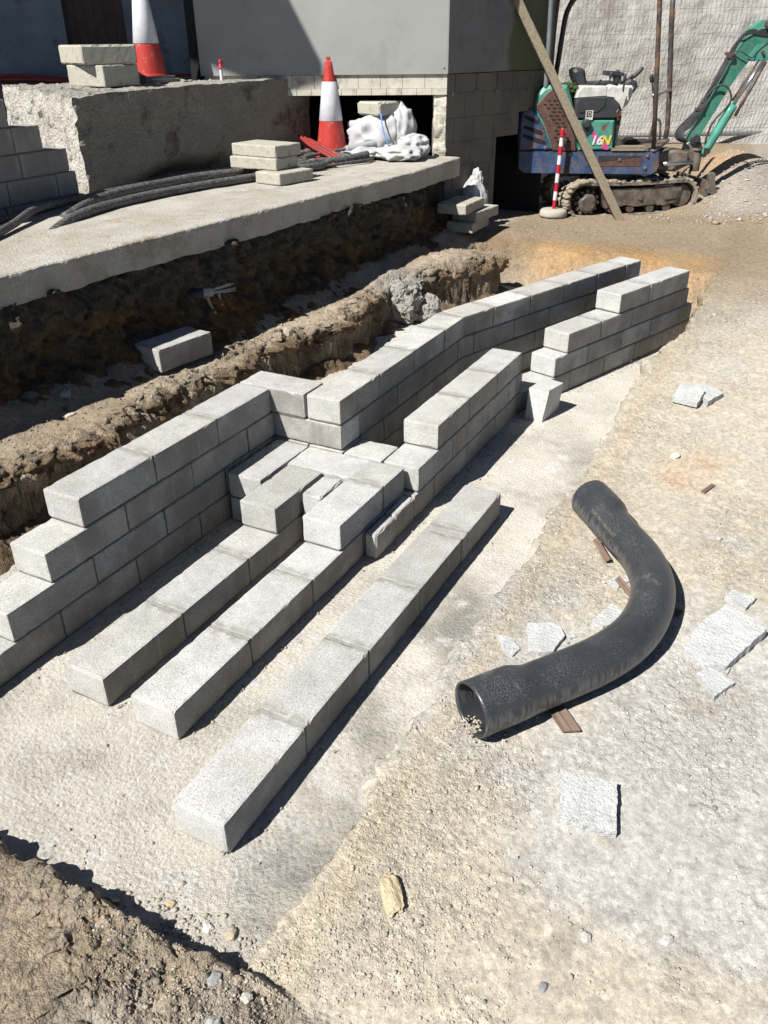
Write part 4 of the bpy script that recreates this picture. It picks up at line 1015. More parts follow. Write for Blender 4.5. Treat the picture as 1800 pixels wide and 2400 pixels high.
# leaning plank
def plank():
    p0=Vector((8.52,.945,.35));p1=Vector((8.03,2.155,2.476));d=(p1-p0).normalized();p1=p1+d*.25;Lg=(p1-p0).length
    sd=Vector((.466,-.885,0));sd=(sd-d*sd.dot(d)).normalized();up=d.cross(sd)
    mb=MB();nn=60;V=[];F=[]
    for i in range(nn+1):
        q=p0+d*Lg*i/nn
        for a,b in ((-.043,-.02),(.043,-.02),(.045,.02),(-.045,.02)):
            w=random.uniform(-.0015,.0015);V.append(tuple(q+sd*(a+w)+up*b))
    for i in range(nn):
        for k in range(4): F.append((i*4+k,i*4+(k+1)%4,(i+1)*4+(k+1)%4,(i+1)*4+k))
    F+=[(3,2,1,0),tuple(nn*4+k for k in range(4))]
    mb.add(V,F);me=mb.build('timber_plank',None or WOOD);tag(me,'long weathered timber plank leaning from the ground up against the building','plank')
plank()

# ---------------------------------------------------------------- conduits, ducts, hoses
def tubeobj(name,pts,r,mat,label,cat,grp=None,sm=8,n=12,noise=0):
    mb=MB();b=Vector(pts[0]);tube(mb,[tuple(Vector(p)-b) for p in pts],r,n,True,sm)
    o=mb.build(name,mat,disp=(lambda V:roughen(noise,6,3,7)(V)) if noise else None,smooth=True);o.location=b;return tag(o,label,cat,grp)
g='black conduits running along the ledge'
tubeobj('conduit',[(5.75,3.12,1.14),(5.20,3.30,1.135),(4.86,3.30,1.135),(4.178,3.44,1.135),(3.507,3.46,1.135),(2.98,3.40,1.12),(2.62,3.30,1.06)],.034,CONDUIT,'thick dusty black conduit nearest the ledge edge, its near end buried in soil','conduit',g)
tubeobj('conduit',[(5.9,3.40,1.14),(5.22,3.52,1.14),(4.70,3.69,1.145),(4.2,3.76,1.14),(3.80,3.75,1.14),(3.40,3.68,1.13),(3.02,3.56,1.09)],.036,CONDUIT,'thick dusty black conduit lying against the plinth, behind the nearest one','conduit',g)
tubeobj('conduit',[(4.3,3.93,1.12),(3.77,3.90,1.13),(3.387,3.80,1.14),(2.926,3.70,1.16),(2.55,3.50,1.14),(2.2,3.33,1.125),(1.7,3.1,1.125)],.026,CONDUIT,'thinner dusty black conduit arching to the left edge of the photo','conduit',g)
tubeobj('conduit',[(3.3,3.87,1.12),(2.9,3.80,1.12),(2.4,3.72,1.12),(1.9,3.6,1.12)],.018,CONDUIT,'thinnest black pipe along the foot of the old stepped wall','conduit',g)
g='cables looped beside the cone'
for i,(pts,r,l) in enumerate([([(5.9,3.42,1.14),(6.25,3.60,1.145),(6.42,3.40,1.15),(6.30,3.12,1.14)],.03,'black cable loop on the ledge right of the block stack, nearest the cone base'),
  ([(5.65,3.35,1.135),(5.95,3.28,1.14),(6.18,3.12,1.15),(6.42,3.02,1.17)],.034,'thick black conduit end curving up towards the white bag'),
  ([(6.2,3.85,1.14),(6.42,3.62,1.18),(6.38,3.35,1.16),(6.12,3.20,1.14)],.022,'thin black cable passing under the cone'),
  ([(5.55,3.30,1.13),(5.75,3.18,1.13),(5.98,3.20,1.135),(6.1,3.35,1.13)],.032,'short black conduit bend just right of the block stack'),
  ([(6.55,3.25,1.17),(6.8,3.1,1.24),(7.0,3.02,1.27)],.0,'')]):
    if r: tubeobj('cable',pts,r,CONDUIT,l,'cable',g)
tubeobj('cable',[(5.6,3.45,1.13),(5.95,3.50,1.16),(6.3,3.42,1.18),(6.6,3.22,1.20),(6.75,3.05,1.16)],.016,CONDUIT,'thin black cable snaking from behind the block stack to the bag','cable',g)
tubeobj('cable',[(5.7,3.22,1.12),(6.0,3.08,1.125),(6.3,2.98,1.13),(6.5,3.0,1.12)],.013,CONDUIT,'thinnest black cable lying nearest the ledge edge by the bag','cable',g)
tubeobj('grey_duct',[(6.45,3.28,1.20),(6.62,3.10,1.235),(6.80,2.93,1.27)],.035,GREYP,'grey plastic duct end resting on the bag skirt beside the cone','duct',n=16)
for i,dx in enumerate((0,.035,.07)):
    tubeobj('red_duct',[(6.5+dx,3.86-dx,1.30-.02*i),(6.30+dx,3.60-dx,1.235),(6.20+dx,3.36-dx,1.175),(6.15+dx,3.22-dx,1.13)],.017,REDP,('left','middle','right')[i]+' one of three thin red ducts in front of the cone base','duct','red ducts by the cone')
tubeobj('red_duct',[(6.75,4.35,1.4),(6.62,4.05,1.24),(6.42,3.66,1.15),(6.10,3.30,1.12),(5.95,3.12,1.12)],.02,REDP,'red duct coming out of the dark opening behind the plinth corner','duct')
for i,(pts,l) in enumerate([([(5.9,7.9,1.80),(6.0,7.2,1.83),(6.05,6.5,1.80),(6.2,6.0,1.79)],'red hose lying behind the plinth, upper one at the left'),
   ([(5.8,7.6,1.79),(5.9,6.9,1.80),(5.9,6.3,1.78)],'red hose lying behind the plinth, lower one at the left'),
   ([(6.45,5.9,1.80),(6.7,5.5,1.82),(6.75,5.1,1.79)],'red hose lying behind the plinth, upper one right of the big cone'),
   ([(6.3,5.9,1.80),(6.5,5.5,1.81),(6.6,5.0,1.78)],'red hose lying behind the plinth, lower one right of the big cone')]):
    tubeobj('red_hose',pts,.022,REDP,l,'hose','red hoses behind the plinth')
# cable stub in the cut face
t=thing('cable_stub','black duct stub with frayed grey cables and tape sticking out of the cut soil face','cable stub',(3.12,2.6,.645))
m=MB();tube(m,[(-.06,.12,.0),(.0,.0,.0),(.06,-.06,0)],.042,14);m.build('duct',CHAR,t,world=False,smooth=True)
m=MB();rs=random.Random(8)
for i in range(26):
    a=rs.uniform(0,6.28);q=.024*math.sqrt(rs.random());y=math.cos(a)*q;z=math.sin(a)*q
    tube(m,[(.05,-.05+y*.5,z*.8),(.15,-.085+y*1.1,z*1.1),(.27+rs.uniform(-.04,.03),-.12+y*1.8,z*1.9+rs.uniform(-.006,.006))],.0042,6,True,3)
m.build('cable_strands',simple('lead_grey_strand',(.42,.40,.38),.6),t,world=False)
m=MB();tube(m,[(.04,-.045,0),(.08,-.065,0),(.125,-.085,0)],[.034,.040,.030],14);tube(m,[(.06,-.09,-.02),(.08,-.10,-.09),(.11,-.10,-.14),(.12,-.10,-.19)],[.014,.010,.012,.006],6);tube(m,[(.16,-.11,-.02),(.165,-.12,-.06),(.175,-.12,-.10)],[.012,.009,.011],6)
m.build('wrapping_tape',simple('dirty_tape',(.42,.40,.37),.7,bst=1,bd=.006,bsc=40),t,world=False)

# ---------------------------------------------------------------- white bags
def crumple(name,lobes,base,label,seed,sub=2,fold=.06,parent_extra=None,cat='bag'):
    t=thing(name,label,cat,base);mb=MB();rng=np.random.default_rng(seed)
    for li,(c,s,rz) in enumerate(lobes):
        bm=bmesh.new();bmesh.ops.create_icosphere(bm,subdivisions=3,radius=1)
        V=np.array([v.co for v in bm.verts]);st=rng.uniform(0,6.28)
        # long draped folds running down from the gathered top, plus random creases
        an=np.arctan2(V[:,1],V[:,0]);w=np.abs(((an*3.2+st+1.1*fbm(V[:,0],V[:,1],V[:,2],1.5,2,seed+li))%2)-1)-.5
        k=1+(w*.34*(1-.55*np.abs(V[:,2]))+rng.normal(0,.075,len(V)))
        V=V*k[:,None];
        for v,q in zip(bm.verts,V): v.co=Vector(q)
        bmesh.ops.subdivide_edges(bm,edges=bm.edges,cuts=2,smooth=.35,use_grid_fill=True);bmesh.ops.triangulate(bm,faces=bm.faces)
        V=np.array([v.co for v in bm.verts]);F=[[v.index for v in f.verts] for f in bm.faces];bm.free()
        V=V*np.array(s);V=V@frame(None,rz).T
        V=V+np.stack([fbm(V[:,0],V[:,1],V[:,2],16,3,seed+20+q) for q in range(3)],1)*.012+np.array(c)
        V[:,2]=np.maximum(V[:,2],.004+.012*np.abs(fbm(V[:,0],V[:,1],0,9,2,seed)));mb.add(V,F)
    mb.build('fabric',BAG,t,world=False,smooth=True);return t
t=crumple('rubble_bag',[((0,.04,.17),(.22,.30,.24),.3),((.10,-.18,.20),(.16,.15,.28),0),((-.22,.10,.06),(.22,.22,.07),.5),((-.18,-.28,.06),(.20,.26,.075),0),((.0,-.36,.10),(.14,.17,.12),.4)],(6.86,3.10,1.102),'big crumpled white woven bag heaped in the opening with a block on it',600,fold=.05)
m=MB();V=[];F=[]
for i in range(24):
    a=i/23;x=-.06-.21*math.sin(a*1.9);z=.50-.44*a;y=-.02-.25*a
    V+=[(x-.006,y+.004,z),(x+.002,y-.006,z+.002)]
    if i: b=2*i;F.append((b-2,b-1,b+1,b))
m.add(V,F);o=m.build('blue_strap',BLUE,t,world=False);o.modifiers.new('s','SOLIDIFY').thickness=.004
stackblock((6.70,3.03,1.485),-R(16),(.34,.32,.125),'rough broken block weighing down the big white bag',None,chip=4,e=.018)
crumple('white_bag',[((0,0,.20),(.12,.15,.27),.2),((.0,.0,.12),(.13,.17,.14),0),((.02,-.03,.42),(.05,.065,.14),0)],(7.44,2.30,.40),'small white plastic sack propped behind the block stack below the ledge',700,sub=5,fold=.03)

# ---------------------------------------------------------------- hillside and fence
def hill():
    mb=MB();a=Vector((12.4,3.9,0));
    p0=(10.9,7.4,.62);p1=(15.6,-6.5,.62);q1=(20.0,-5.5,9);q0=(15.3,9.4,9)
    quad(mb,p0,p1,q1,q0,.045)
    def d(V):
        o=V.copy();r=fbm(V[:,0],V[:,1],V[:,2],.7,5,800);r2=fbm(V[:,0],V[:,1],V[:,2],5,4,801);r3=np.abs(fbm(V[:,0],V[:,1],V[:,2],13,3,803))
        k=r*.30+r2*.03-r3*.012;o[:,0]-=k*.75;o[:,1]-=k*.2;o[:,2]+=k*.6;return o
    o=mb.build('hillside',HILL,disp=d);tag(o,'steep pale rough chalky slope behind the wire fence',kind='structure')
hill()
def fence():
    t=thing('mesh_fence','rusty wire mesh fence panel with a galvanised tube along its foot, before the pale slope','fence',(13.0,2.5,.7))
    a=np.array([11.3,4.8]);b=np.array([14.2,-2.05]);e=(b-a)/np.linalg.norm(b-a);n=np.linalg.norm(b-a);rs=random.Random(6)
    m=MB();L_=n;x=0
    def bulge(s,z): return .04*math.sin(s*.6+z*.3)
    def P3(s,z): q=a+e*s;return (q[0]-.9*bulge(s,z),q[1]-.4*bulge(s,z),z)
    while x<n:
        m2=[P3(x+.01*math.sin(z*2+x),z) for z in np.linspace(.74,4.2,12)];tube(m,m2,.0021,3,False);x+=.062
    m.build('upright_wires',WIRE,t)
    m=MB()
    for i in range(12):
        z=.95+i*.305;tube(m,[P3(s,z+.004*math.sin(s*2+i)) for s in np.linspace(0,n,34)],.0022,3,False)
    m.build('cross_wires',WIRE,t)
    m=MB();tube(m,[(11.25,4.8,.80),(12.7,1.7,.84),(14.2,-1.5,.88)],.032,12);m.build('foot_tube',GALV,t,smooth=True)
fence()
# creeping weeds by the old wall edge
def weed(x,y,z,label,n,h,seed):
    rs=random.Random(seed);m=MB()
    for i in range(n):
        a=rs.uniform(0,6.28);l=h*rs.uniform(.5,1);p=np.array([x,y,z])+np.array([rs.gauss(0,.04),rs.gauss(0,.04),rs.uniform(0,h*.6)])
        d=np.array([math.cos(a),math.sin(a),rs.uniform(.2,1.2)]);d/=np.linalg.norm(d);s_=np.cross(d,[0,0,1]);s_/=np.linalg.norm(s_)+1e-6
        q=p+d*l*.5;r_=p+d*l-np.array([0,0,l*.35]);w=l*.06
        m.add([p,q+s_*w,r_,q-s_*w],[(0,1,2,3)])
    o=m.build('weed',LEAF,world=False);V=Vector((x,y,z))
    for v in o.data.vertices: v.co-=V
    o.location=V;tag(o,label,'plant')
weed(7.25,5.55,1.8,'dark weeds growing in the gap between the old wall and the grey building',160,.30,1)
weed(5.75,7.7,1.78,'small dark weed at the foot of the old wall near the left edge',30,.28,2)

# ---------------------------------------------------------------- mini excavator
def excavator():
    root=thing('mini_excavator','worn green and blue mini excavator on muddy rubber tracks, arm raised to the right','excavator',(8.556,1.371,.348),scale=.99)
    TA=-R(54.889);UA=-R(66.0);T0=np.array([8.655,1.397,.33]);U0=np.array([8.9138,1.02888,.33])
    def fr(which):
        a,o=(TA,T0) if which=='t' else (UA,U0)
        return lambda V:V@frame(None,a).T+o
    def part(mb,name,mat,which='u',parent=None,smooth=False,rough=0,rsc=10):
        f=fr(which)
        def d(V):
            V=f(V)
            if rough: V=roughen(rough,rsc,3,900)(V)
            return V-T0
        o=mb.build(name,mat,None,disp=d,smooth=smooth);o.parent=parent or root;return o
    def bev(mb,poly,y0,y1,b=.02):
        """extruded side profile with chamfered rims"""
        c=np.mean(poly,0);pi=[tuple(np.array(p)+(c-np.array(p))/np.linalg.norm(c-np.array(p))*b*1.2) for p in poly];n=len(poly)
        V=[(x,y0,z) for x,z in pi]+[(x,y0+b,z) for x,z in poly]+[(x,y1-b,z) for x,z in poly]+[(x,y1,z) for x,z in pi]
        F=[tuple(range(n)),tuple(range(4*n-1,3*n-1,-1))]+[(k*n+i,(k+1)*n+i,(k+1)*n+(i+1)%n,k*n+(i+1)%n) for k in range(3) for i in range(n)]
        mb.add(V,F)
    # tracks
    def outline(n=90,inset=0):
        cL,rL=(-.02,.180),.198-inset;cR,rR=(1.165,.200),.185-inset
        pts=[]
        for i in range(22): a=R(270-180*i/21);pts.append((cL[0]+rL*math.cos(a),cL[1]+rL*math.sin(a)))
        for i in range(1,24): t=i/24;pts.append((cL[0]+(cR[0]-cL[0])*t,cL[1]+rL+(cR[1]+rR-cL[1]-rL)*t-.015*math.sin(math.pi*t)))
        for i in range(22): a=R(90-180*i/21);pts.append((cR[0]+rR*math.cos(a),cR[1]+rR*math.sin(a)))
        for i in range(1,24): t=i/24;pts.append((cR[0]+(cL[0]-cR[0])*t,cR[1]-rR+(cL[1]-rL-cR[1]+rR)*t-.012*math.sin(math.pi*t)))
        return pts
    for yo in (0,.76):
        o=outline();q=outline(inset=.032);n=len(o);W_=.23;mb=MB()
        V=[(x,yo,z) for x,z in o]+[(x,yo+W_,z) for x,z in o]+[(x,yo+.004,z) for x,z in q]+[(x,yo+W_-.004,z) for x,z in q];F=[]
        for i in range(n):
            j=(i+1)%n;F+=[(i,j,n+j,n+i),(2*n+i,3*n+i,3*n+j,2*n+j),(i,2*n+i,2*n+j,j),(n+i,n+j,3*n+j,3*n+i)]
        mb.add(V,F)
        # lugs
        for i in range(0,n,2):
            x,z=o[i];x2,z2=o[(i+1)%n];d=np.array([x2-x,z2-z]);l=np.linalg.norm(d);d/=l;nn=np.array([-d[1],d[0]]);p=np.array([x,z]);k=l*.62
            h=.020
            for ya,yb in ((yo-.002,yo+.10),(yo+.13,yo+W_+.002)):
                qs=[p-nn*.004,p+d*k-nn*.004,p+d*k*.85+nn*h,p+d*k*.15+nn*h]
                V=[(a,ya,b) for a,b in qs]+[(a,yb,b) for a,b in qs]
                mb.add(V,[(0,1,2,3),(7,6,5,4),(0,4,5,1),(1,5,6,2),(2,6,7,3),(3,7,4,0)])
        belt=part(mb,'track_belt',TRACK,'t',rough=.006,rsc=25)
        m=MB()   # caked mud on the rear and top run
        rs=random.Random(9)
        for i in range(150):
            j=rs.choice(list(range(6,40))+list(range(8,22))*2);x,z=o[j%n];c=.018+rs.random()*.020
            bm=bmesh.new();bmesh.ops.create_icosphere(bm,subdivisions=2,radius=1);V=np.array([v.co for v in bm.verts])
            V=V*(1+.35*np.stack([vn(V[:,0]*2+i,V[:,1]*2,V[:,2]*2,4)]*3,1))*np.array([c*1.3,c*1.2,c*.8])+np.array([x*1.01,yo+rs.uniform(0,.22),z+.008]);m.add(V,[[v.index for v in f.verts] for f in bm.faces]);bm.free()
        part(m,'caked_mud',MUD,'t',parent=belt,smooth=True)['kind']='stuff'
        m=MB();m.add([],[]) if False else None
        prism(m,[(.175,.292),(.30,.297),(1.15,.305),(1.13,.16),(1.08,.128),(.95,.10),(.85,.118),(.62,.098),(.5,.118),(.33,.095),(.25,.088)],yo+.03,yo+.20)
        prism(m,[(.98,.27),(1.12,.272),(1.10,.18),(.96,.165)],yo+.018,yo+.03)
        sf=part(m,'side_frame',STEEL,'t')
        for bx in (.43,.66,.88):
            k=MB();lathe(k,[(0,0),(.022,0),(.022,.02),(0,.02)],(bx,yo+.012,.128 if bx!=.66 else .19),14,'y');part(k,'bolt_boss',STEEL,'t',parent=sf)
        m=MB();lathe(m,[(0,yo+.012),(.078,yo+.012),(.088,yo+.02),(.105,yo+.03),(.105,yo+.2),(0,yo+.2)],(.035,0,.150),30,'y')
        for a in range(9): 
            aa=R(a*40);box(m,(.10,yo+.05,-.018),(.150,yo+.17,.018),0,(0,0,0)) if False else None
        for a in range(12):
            aa=R(a*30);c=np.array([.035+.125*math.cos(aa),.150+.125*math.sin(aa)]);lathe(m,[(0,yo+.06),(.02,yo+.06),(.02,yo+.17),(0,yo+.17)],(c[0],0,c[1]),8,'y')
        part(m,'drive_sprocket',STEEL,'t')
        m=MB();lathe(m,[(0,yo+.05),(.06,yo+.05),(.12,yo+.06),(.125,yo+.17),(0,yo+.17)],(1.165,0,.20),26,'y');part(m,'idler_wheel',STEEL,'t')
        for bx in (.34,.56,.80,1.0):
            m=MB();lathe(m,[(0,yo+.04),(.045,yo+.04),(.045,yo+.18),(0,yo+.18)],(bx,0,.075),16,'y');part(m,'track_roller',STEEL,'t')
    m=MB();prism(m,[(.12,.16),(.95,.16),(.95,.30),(.75,.40),(.25,.40),(.12,.30)],.22,.77);lathe(m,[(.30,.36),(.30,.475),(0,.475)],(.47,.5,0),30);part(m,'undercarriage',STEEL,'t')
    # dozer blade on front of tracks
    m=MB();prism(m,[(1.50,.215),(1.62,.185),(1.635,.21),(1.60,.26),(1.565,.35),(1.565,.42),(1.54,.435),(1.49,.43),(1.475,.415),(1.51,.30),(1.48,.26)],.08,.13)
    prism(m,[(1.50,.10),(1.55,.10),(1.52,.22),(1.53,.34),(1.50,.34),(1.48,.22)],.10,.95);prism(m,[(.9,.20),(1.5,.22),(1.5,.27),(.9,.27)],.25,.32);prism(m,[(.9,.20),(1.5,.22),(1.5,.27),(.9,.27)],.68,.75)
    part(m,'dozer_blade',STEEL,'t',rough=.004)
    # upper deck
    m=MB();bev(m,[(-1.235,.52),(-1.17,.472),(.28,.453),(.335,.49),(.352,.54),(.33,.69),(-1.245,.70)],0,1.02,.012);deck=part(m,'deck_skirt',NAVY,rough=.003)
    m=MB();prism(m,[(-.345,.54),(.14,.545),(.145,.655),(-.345,.655)],-.004,.006);part(m,'step_recess',BROWN,parent=deck)
    m=MB();prism(m,[(-.340,.585),(.13,.64),(.135,.652),(-.342,.653)],-.0065,.002);part(m,'recess_painted_shadow',CHAR,parent=deck)  # charcoal wedge standing in for the shadow under the recess rim
    for x,z in ((-.10,.61),(.205,.645),(.195,.52),(-.67,.665),(-.945,.735)):
        m=MB();lathe(m,[(0,-.016),(.012,-.016),(.018,-.010),(.022,-.001)],(x,0,z),14,'y');part(m,'deck_bolt',STEEL,parent=deck)
    m=MB();prism(m,[(-.685,.50),(-.655,.49),(-.665,.56),(-.65,.60),(-.66,.66),(-.69,.66),(-.69,.58)],-.0045,.004);part(m,'skirt_notch',CHAR,parent=deck)
    # counterweight, engine hood, vent panel
    m=MB();bev(m,[(-1.245,.702),(-1.262,1.05),(-1.235,1.115),(-1.19,1.145),(-1.12,1.135),(-1.06,1.09),(-1.01,1.03),(-.955,.93),(-.90,.80),(-.865,.702)],-.004,1.0,.03);cw=part(m,'counterweight',NAVY,rough=.004)
    for x0,z0,x1,z1 in ((-1.20,1.06,-1.04,.995),(-1.20,.955,-.985,.885),(-1.20,.865,-.94,.785)):
        m=MB();a=math.atan2(z1-z0,x1-x0);l=math.hypot(x1-x0,z1-z0);h=.024
        pp=[(x0+math.cos(a)*u-math.sin(a)*v,z0+math.sin(a)*u+math.cos(a)*v) for u,v in ((0,-h*.6),(l*.5,-h),(l*.93,-h*.9),(l,-.3*h),(l,.3*h),(l*.93,h*.8),(l*.5,h*.8),(0,h*.5))]
        prism(m,pp,-.0085,.0);part(m,'vent_slot',BLACK,parent=cw)
    m=MB();bev(m,[(-1.085,.702),(-1.085,1.20),(-1.07,1.285),(-1.01,1.345),(-.93,1.368),(-.755,1.362),(-.70,1.23),(-.62,1.0),(-.572,.702)],.012,.95,.03);hood=part(m,'engine_hood',GREEN,rough=.003)
    m=MB();bev(m,[(-1.075,1.17),(-1.03,1.22),(-.97,1.29),(-.91,1.335),(-.84,1.325),(-.80,1.28),(-.72,1.10),(-.63,.85),(-.60,.705),(-.862,.705),(-.90,.81),(-.955,.94),(-1.01,1.04),(-1.06,1.10)],-.010,.02,.006);vp=part(m,'vent_panel',BROWN,rough=.006,rsc=14)
    m=MB();row=0;z=1.215
    while z>.78:
        x0=-1.03 if z>1.14 else (-.93 if z>1.0 else -.86)
        for i in range(6):
            x=x0+i*.064+(.025 if row%2 else 0);xe=-.80+(1.24-z)*.40-.02;xs=-1.05+max(0,(1.09-z))*.52+.03
            if x<xs or x+.045>xe or (z>1.17 and x>-.86): continue
            pp=[(x,z-.003),(x+.004,z-.010),(x+.040,z-.014),(x+.044,z-.008),(x+.040,z+.002),(x+.004,z+.006)];prism(m,pp,-.0125,-.004)
        z-=.037;row+=1
    part(m,'vent_holes',BLACK,parent=vp)
    m=MB();V=[]
    for i in range(60):
        x=random.uniform(-.80,-.60);y=random.uniform(.1,.5);crumb(m,(x,y,1.33+random.uniform(-.06,.03)),random.uniform(.02,.05),(.1,.12,.04,1))
    part(m,'moss_cushion',MOSS)
    # green side console, fuel cap, sticker
    m=MB();bev(m,[(-.575,.705),(-.625,1.02),(-.205,1.018),(-.198,.95),(-.190,.71)],-.002,.85,.022);cons=part(m,'side_console',GREEN,rough=.002)
    m=MB();lathe(m,[(0,-.055),(.03,-.055),(.042,-.050),(.045,-.03),(.038,-.025),(.05,-.01),(.055,.01)],(-.515,0,.985),22,'y');prism(m,[(-.56,.99),(-.47,.99),(-.485,.90),(-.515,.865),(-.545,.90)],-.022,.01);part(m,'fuel_cap',CHAR,parent=cons)
    m=MB();prism(m,[(-.46,.905),(-.425,.91),(-.38,.86),(-.30,.80),(-.235,.735),(-.25,.715),(-.29,.72),(-.37,.80),(-.45,.85),(-.42,.87)],-.0075,-.003);dec=part(m,'magenta_flash',MAG,parent=cons)
    F_=Matrix.Translation(Vector(U0-T0))@Matrix.Rotation(UA,4,'Z')
    for txt,x,mat in (('16',-.452,WHITE),('N',-.336,YEL)):
        cu=bpy.data.curves.new('t','FONT');cu.body=txt;cu.size=.128;cu.extrude=.001;cu.shear=.22;cu.offset=.004
        to=bpy.data.objects.new('tmp',cu);COL.objects.link(to);dg=bpy.context.evaluated_depsgraph_get();me=bpy.data.meshes.new_from_object(to.evaluated_get(dg));bpy.data.objects.remove(to)
        me.transform(F_@Matrix.Translation((x,-.010,.772))@Matrix.Rotation(R(90),4,'X'));me.materials.clear();me.materials.append(mat)
        o=bpy.data.objects.new('number_decal' if txt=='16' else 'letter_decal',me);COL.objects.link(o);o.parent=cons
    # seat base, fenders, seat back
    m=MB();bev(m,[(-.655,1.03),(-.655,1.19),(-.64,1.245),(-.31,1.258),(-.245,1.225),(-.155,1.165),(-.148,1.04),(-.22,1.03)],-.004,.75,.022);sb=part(m,'seat_console',CHAR)
    m=MB();prism(m,[(-.60,1.095),(-.585,1.225),(-.33,1.235),(-.335,1.16),(-.41,1.10)],-.012,.0);part(m,'console_panel',CHAR,parent=sb)
    m=MB();prism(m,[(-.535,1.02),(-.535,1.115),(-.455,1.115),(-.455,1.02)],-.016,-.008);sq=part(m,'letter_plate',OFFW,parent=sb)
    m=MB();prism(m,[(-.523,1.05),(-.523,1.108),(-.467,1.108),(-.467,1.05)],-.018,-.015);part(m,'plate_field',CHAR,parent=sb)
    me=None
    cu=bpy.data.curves.new('t','FONT');cu.body='D';cu.size=.058;cu.extrude=.0005
    to=bpy.data.objects.new('tmp',cu);COL.objects.link(to);dg=bpy.context.evaluated_depsgraph_get();me=bpy.data.meshes.new_from_object(to.evaluated_get(dg));bpy.data.objects.remove(to)
    me.transform(F_@Matrix.Translation((-.513,-.0185,1.058))@Matrix.Rotation(R(90),4,'X'));me.materials.clear();me.materials.append(OFFW)
    o=bpy.data.objects.new('plate_letter',me);COL.objects.link(o);o.parent=sb
    m=MB();bev(m,[(-.655,1.235),(-.645,1.29),(-.60,1.35),(-.56,1.352),(-.32,1.345),(-.31,1.255)],.006,.28,.015);bev(m,[(-.325,1.25),(-.325,1.335),(-.28,1.362),(-.20,1.345),(-.10,1.25),(-.135,1.10),(-.17,1.165),(-.25,1.235)],.004,.24,.012);bev(m,[(-.19,1.30),(-.17,1.352),(-.04,1.348),(-.02,1.325),(-.03,1.24),(-.06,1.17),(-.12,1.11),(-.13,1.22)],.12,.80,.015);part(m,'fender',OFFW)
    m=MB();bev(m,[(-.60,1.31),(-.665,1.44),(-.675,1.49),(-.64,1.515),(-.57,1.515),(-.54,1.49),(-.505,1.36),(-.50,1.30)],.30,.72,.03);sbk=part(m,'seat_back',CHAR,smooth=False)
    m=MB();bev(m,[(-.60,1.30),(-.20,1.30),(-.17,1.34),(-.20,1.38),(-.60,1.37)],.30,.72,.03);part(m,'seat_cushion',CHAR)
    m=MB();bev(m,[(-.335,1.445),(-.33,1.49),(-.16,1.48),(-.10,1.46),(-.11,1.435),(-.20,1.43)],.28,.42,.015);bev(m,[(-.20,1.36),(-.22,1.44),(-.14,1.44),(-.12,1.36)],.30,.40,.01);part(m,'armrest',CHAR)
    # levers
    def lever(pts,r,knob,kr=.018,name='control_lever'):
        m=MB();tube(m,pts,r,8,True,4);p=part(m,name,CHAR,smooth=True)
        if knob:
            k=MB();tube(k,knob,[kr*.6,kr,kr,kr*.7],10,True,3);part(k,'lever_knob',CHAR,parent=p,smooth=True)
    lever([(-.50,.25,1.24),(-.485,.25,1.31),(-.45,.25,1.345),(-.41,.25,1.37)],.009,[(-.43,.25,1.358),(-.36,.25,1.40)],.014)
    lever([(-.306,.2,1.24),(-.29,.2,1.33),(-.27,.2,1.44)],.008,[(-.275,.2,1.42),(-.262,.2,1.485)],.022)
    lever([(-.17,.02,1.08),(-.155,.02,1.25),(-.15,.02,1.40)],.011,[(-.155,.02,1.38),(-.15,.02,1.47)],.017)
    lever([(-.19,.3,1.30),(-.18,.3,1.40),(-.185,.3,1.46)],.012,[(-.19,.3,1.45),(-.185,.3,1.50)],.024)
    lever([(-.09,.35,1.32),(-.05,.35,1.40),(.0,.35,1.44)],.02,[(-.02,.35,1.40),(.05,.35,1.465),(.10,.35,1.515)],.022,'joystick')
    lever([(.31,.3,.79),(.27,.3,1.1),(.20,.3,1.41)],.010,[(.20,.3,1.37),(.185,.3,1.45)],.022)
    lever([(.335,.36,.79),(.31,.36,1.1),(.245,.36,1.41)],.010,[(.245,.36,1.37),(.23,.36,1.45)],.022)
    m=MB();tube(m,[(-.17,.0,1.02),(-.20,-.02,1.10),(-.18,-.015,1.12)],.014,8);box(m,(-.20,-.02,1.06),(-.15,.02,1.10));part(m,'rusty_latch',BROWN)
    m=MB();bev(m,[(-.10,1.38),(-.14,1.30),(.0,1.27),(.04,1.33),(.02,1.39),(-.05,1.41)],.2,.45,.02);part(m,'dashboard',CHAR)
    # floor
    m=MB();prism(m,[(-.20,.0),(.20,.0),(.34,.10),(.66,.98),(-.20,.98)],.700,.735,'xy');part(m,'floor_plate',STEEL)
    m=MB();box(m,(-.21,-.015,.705),(.16,.05,.726));box(m,(-.16,.03,.728),(.18,.12,.748));part(m,'floor_board',WOOD)
    m=MB();bev(m,[(.0,.74),(.03,.78),(.12,.79),(.20,.745)],.35,.6,.01);part(m,'foot_pedal',CHAR)
    m=MB();prism(m,[(-.20,.74),(-.19,1.02),(-.13,1.06),(-.15,.74)],.05,.9);part(m,'seat_support',CHAR)
    # canopy posts
    m=MB();lathe(m,[(.045,0),(.045,.02),(.028,.025)],(.265,.03,.695),16);tube(m,[(.267,.03,.70),(.19,.03,1.42),(.112,.03,2.14),(.09,.03,2.35)],.026,14);p1=part(m,'canopy_post',POST,smooth=True)
    m=MB();tube(m,[(.60,.95,.70),(.605,.95,.85),(.565,.95,1.26),(.47,.95,2.0),(.44,.95,2.35)],.030,14);part(m,'canopy_post',POST,smooth=True)
    m=MB();tube(m,[(.18,.03,1.255),(.575,.95,1.265)],.020,12);part(m,'cross_tube',GALV,smooth=True)
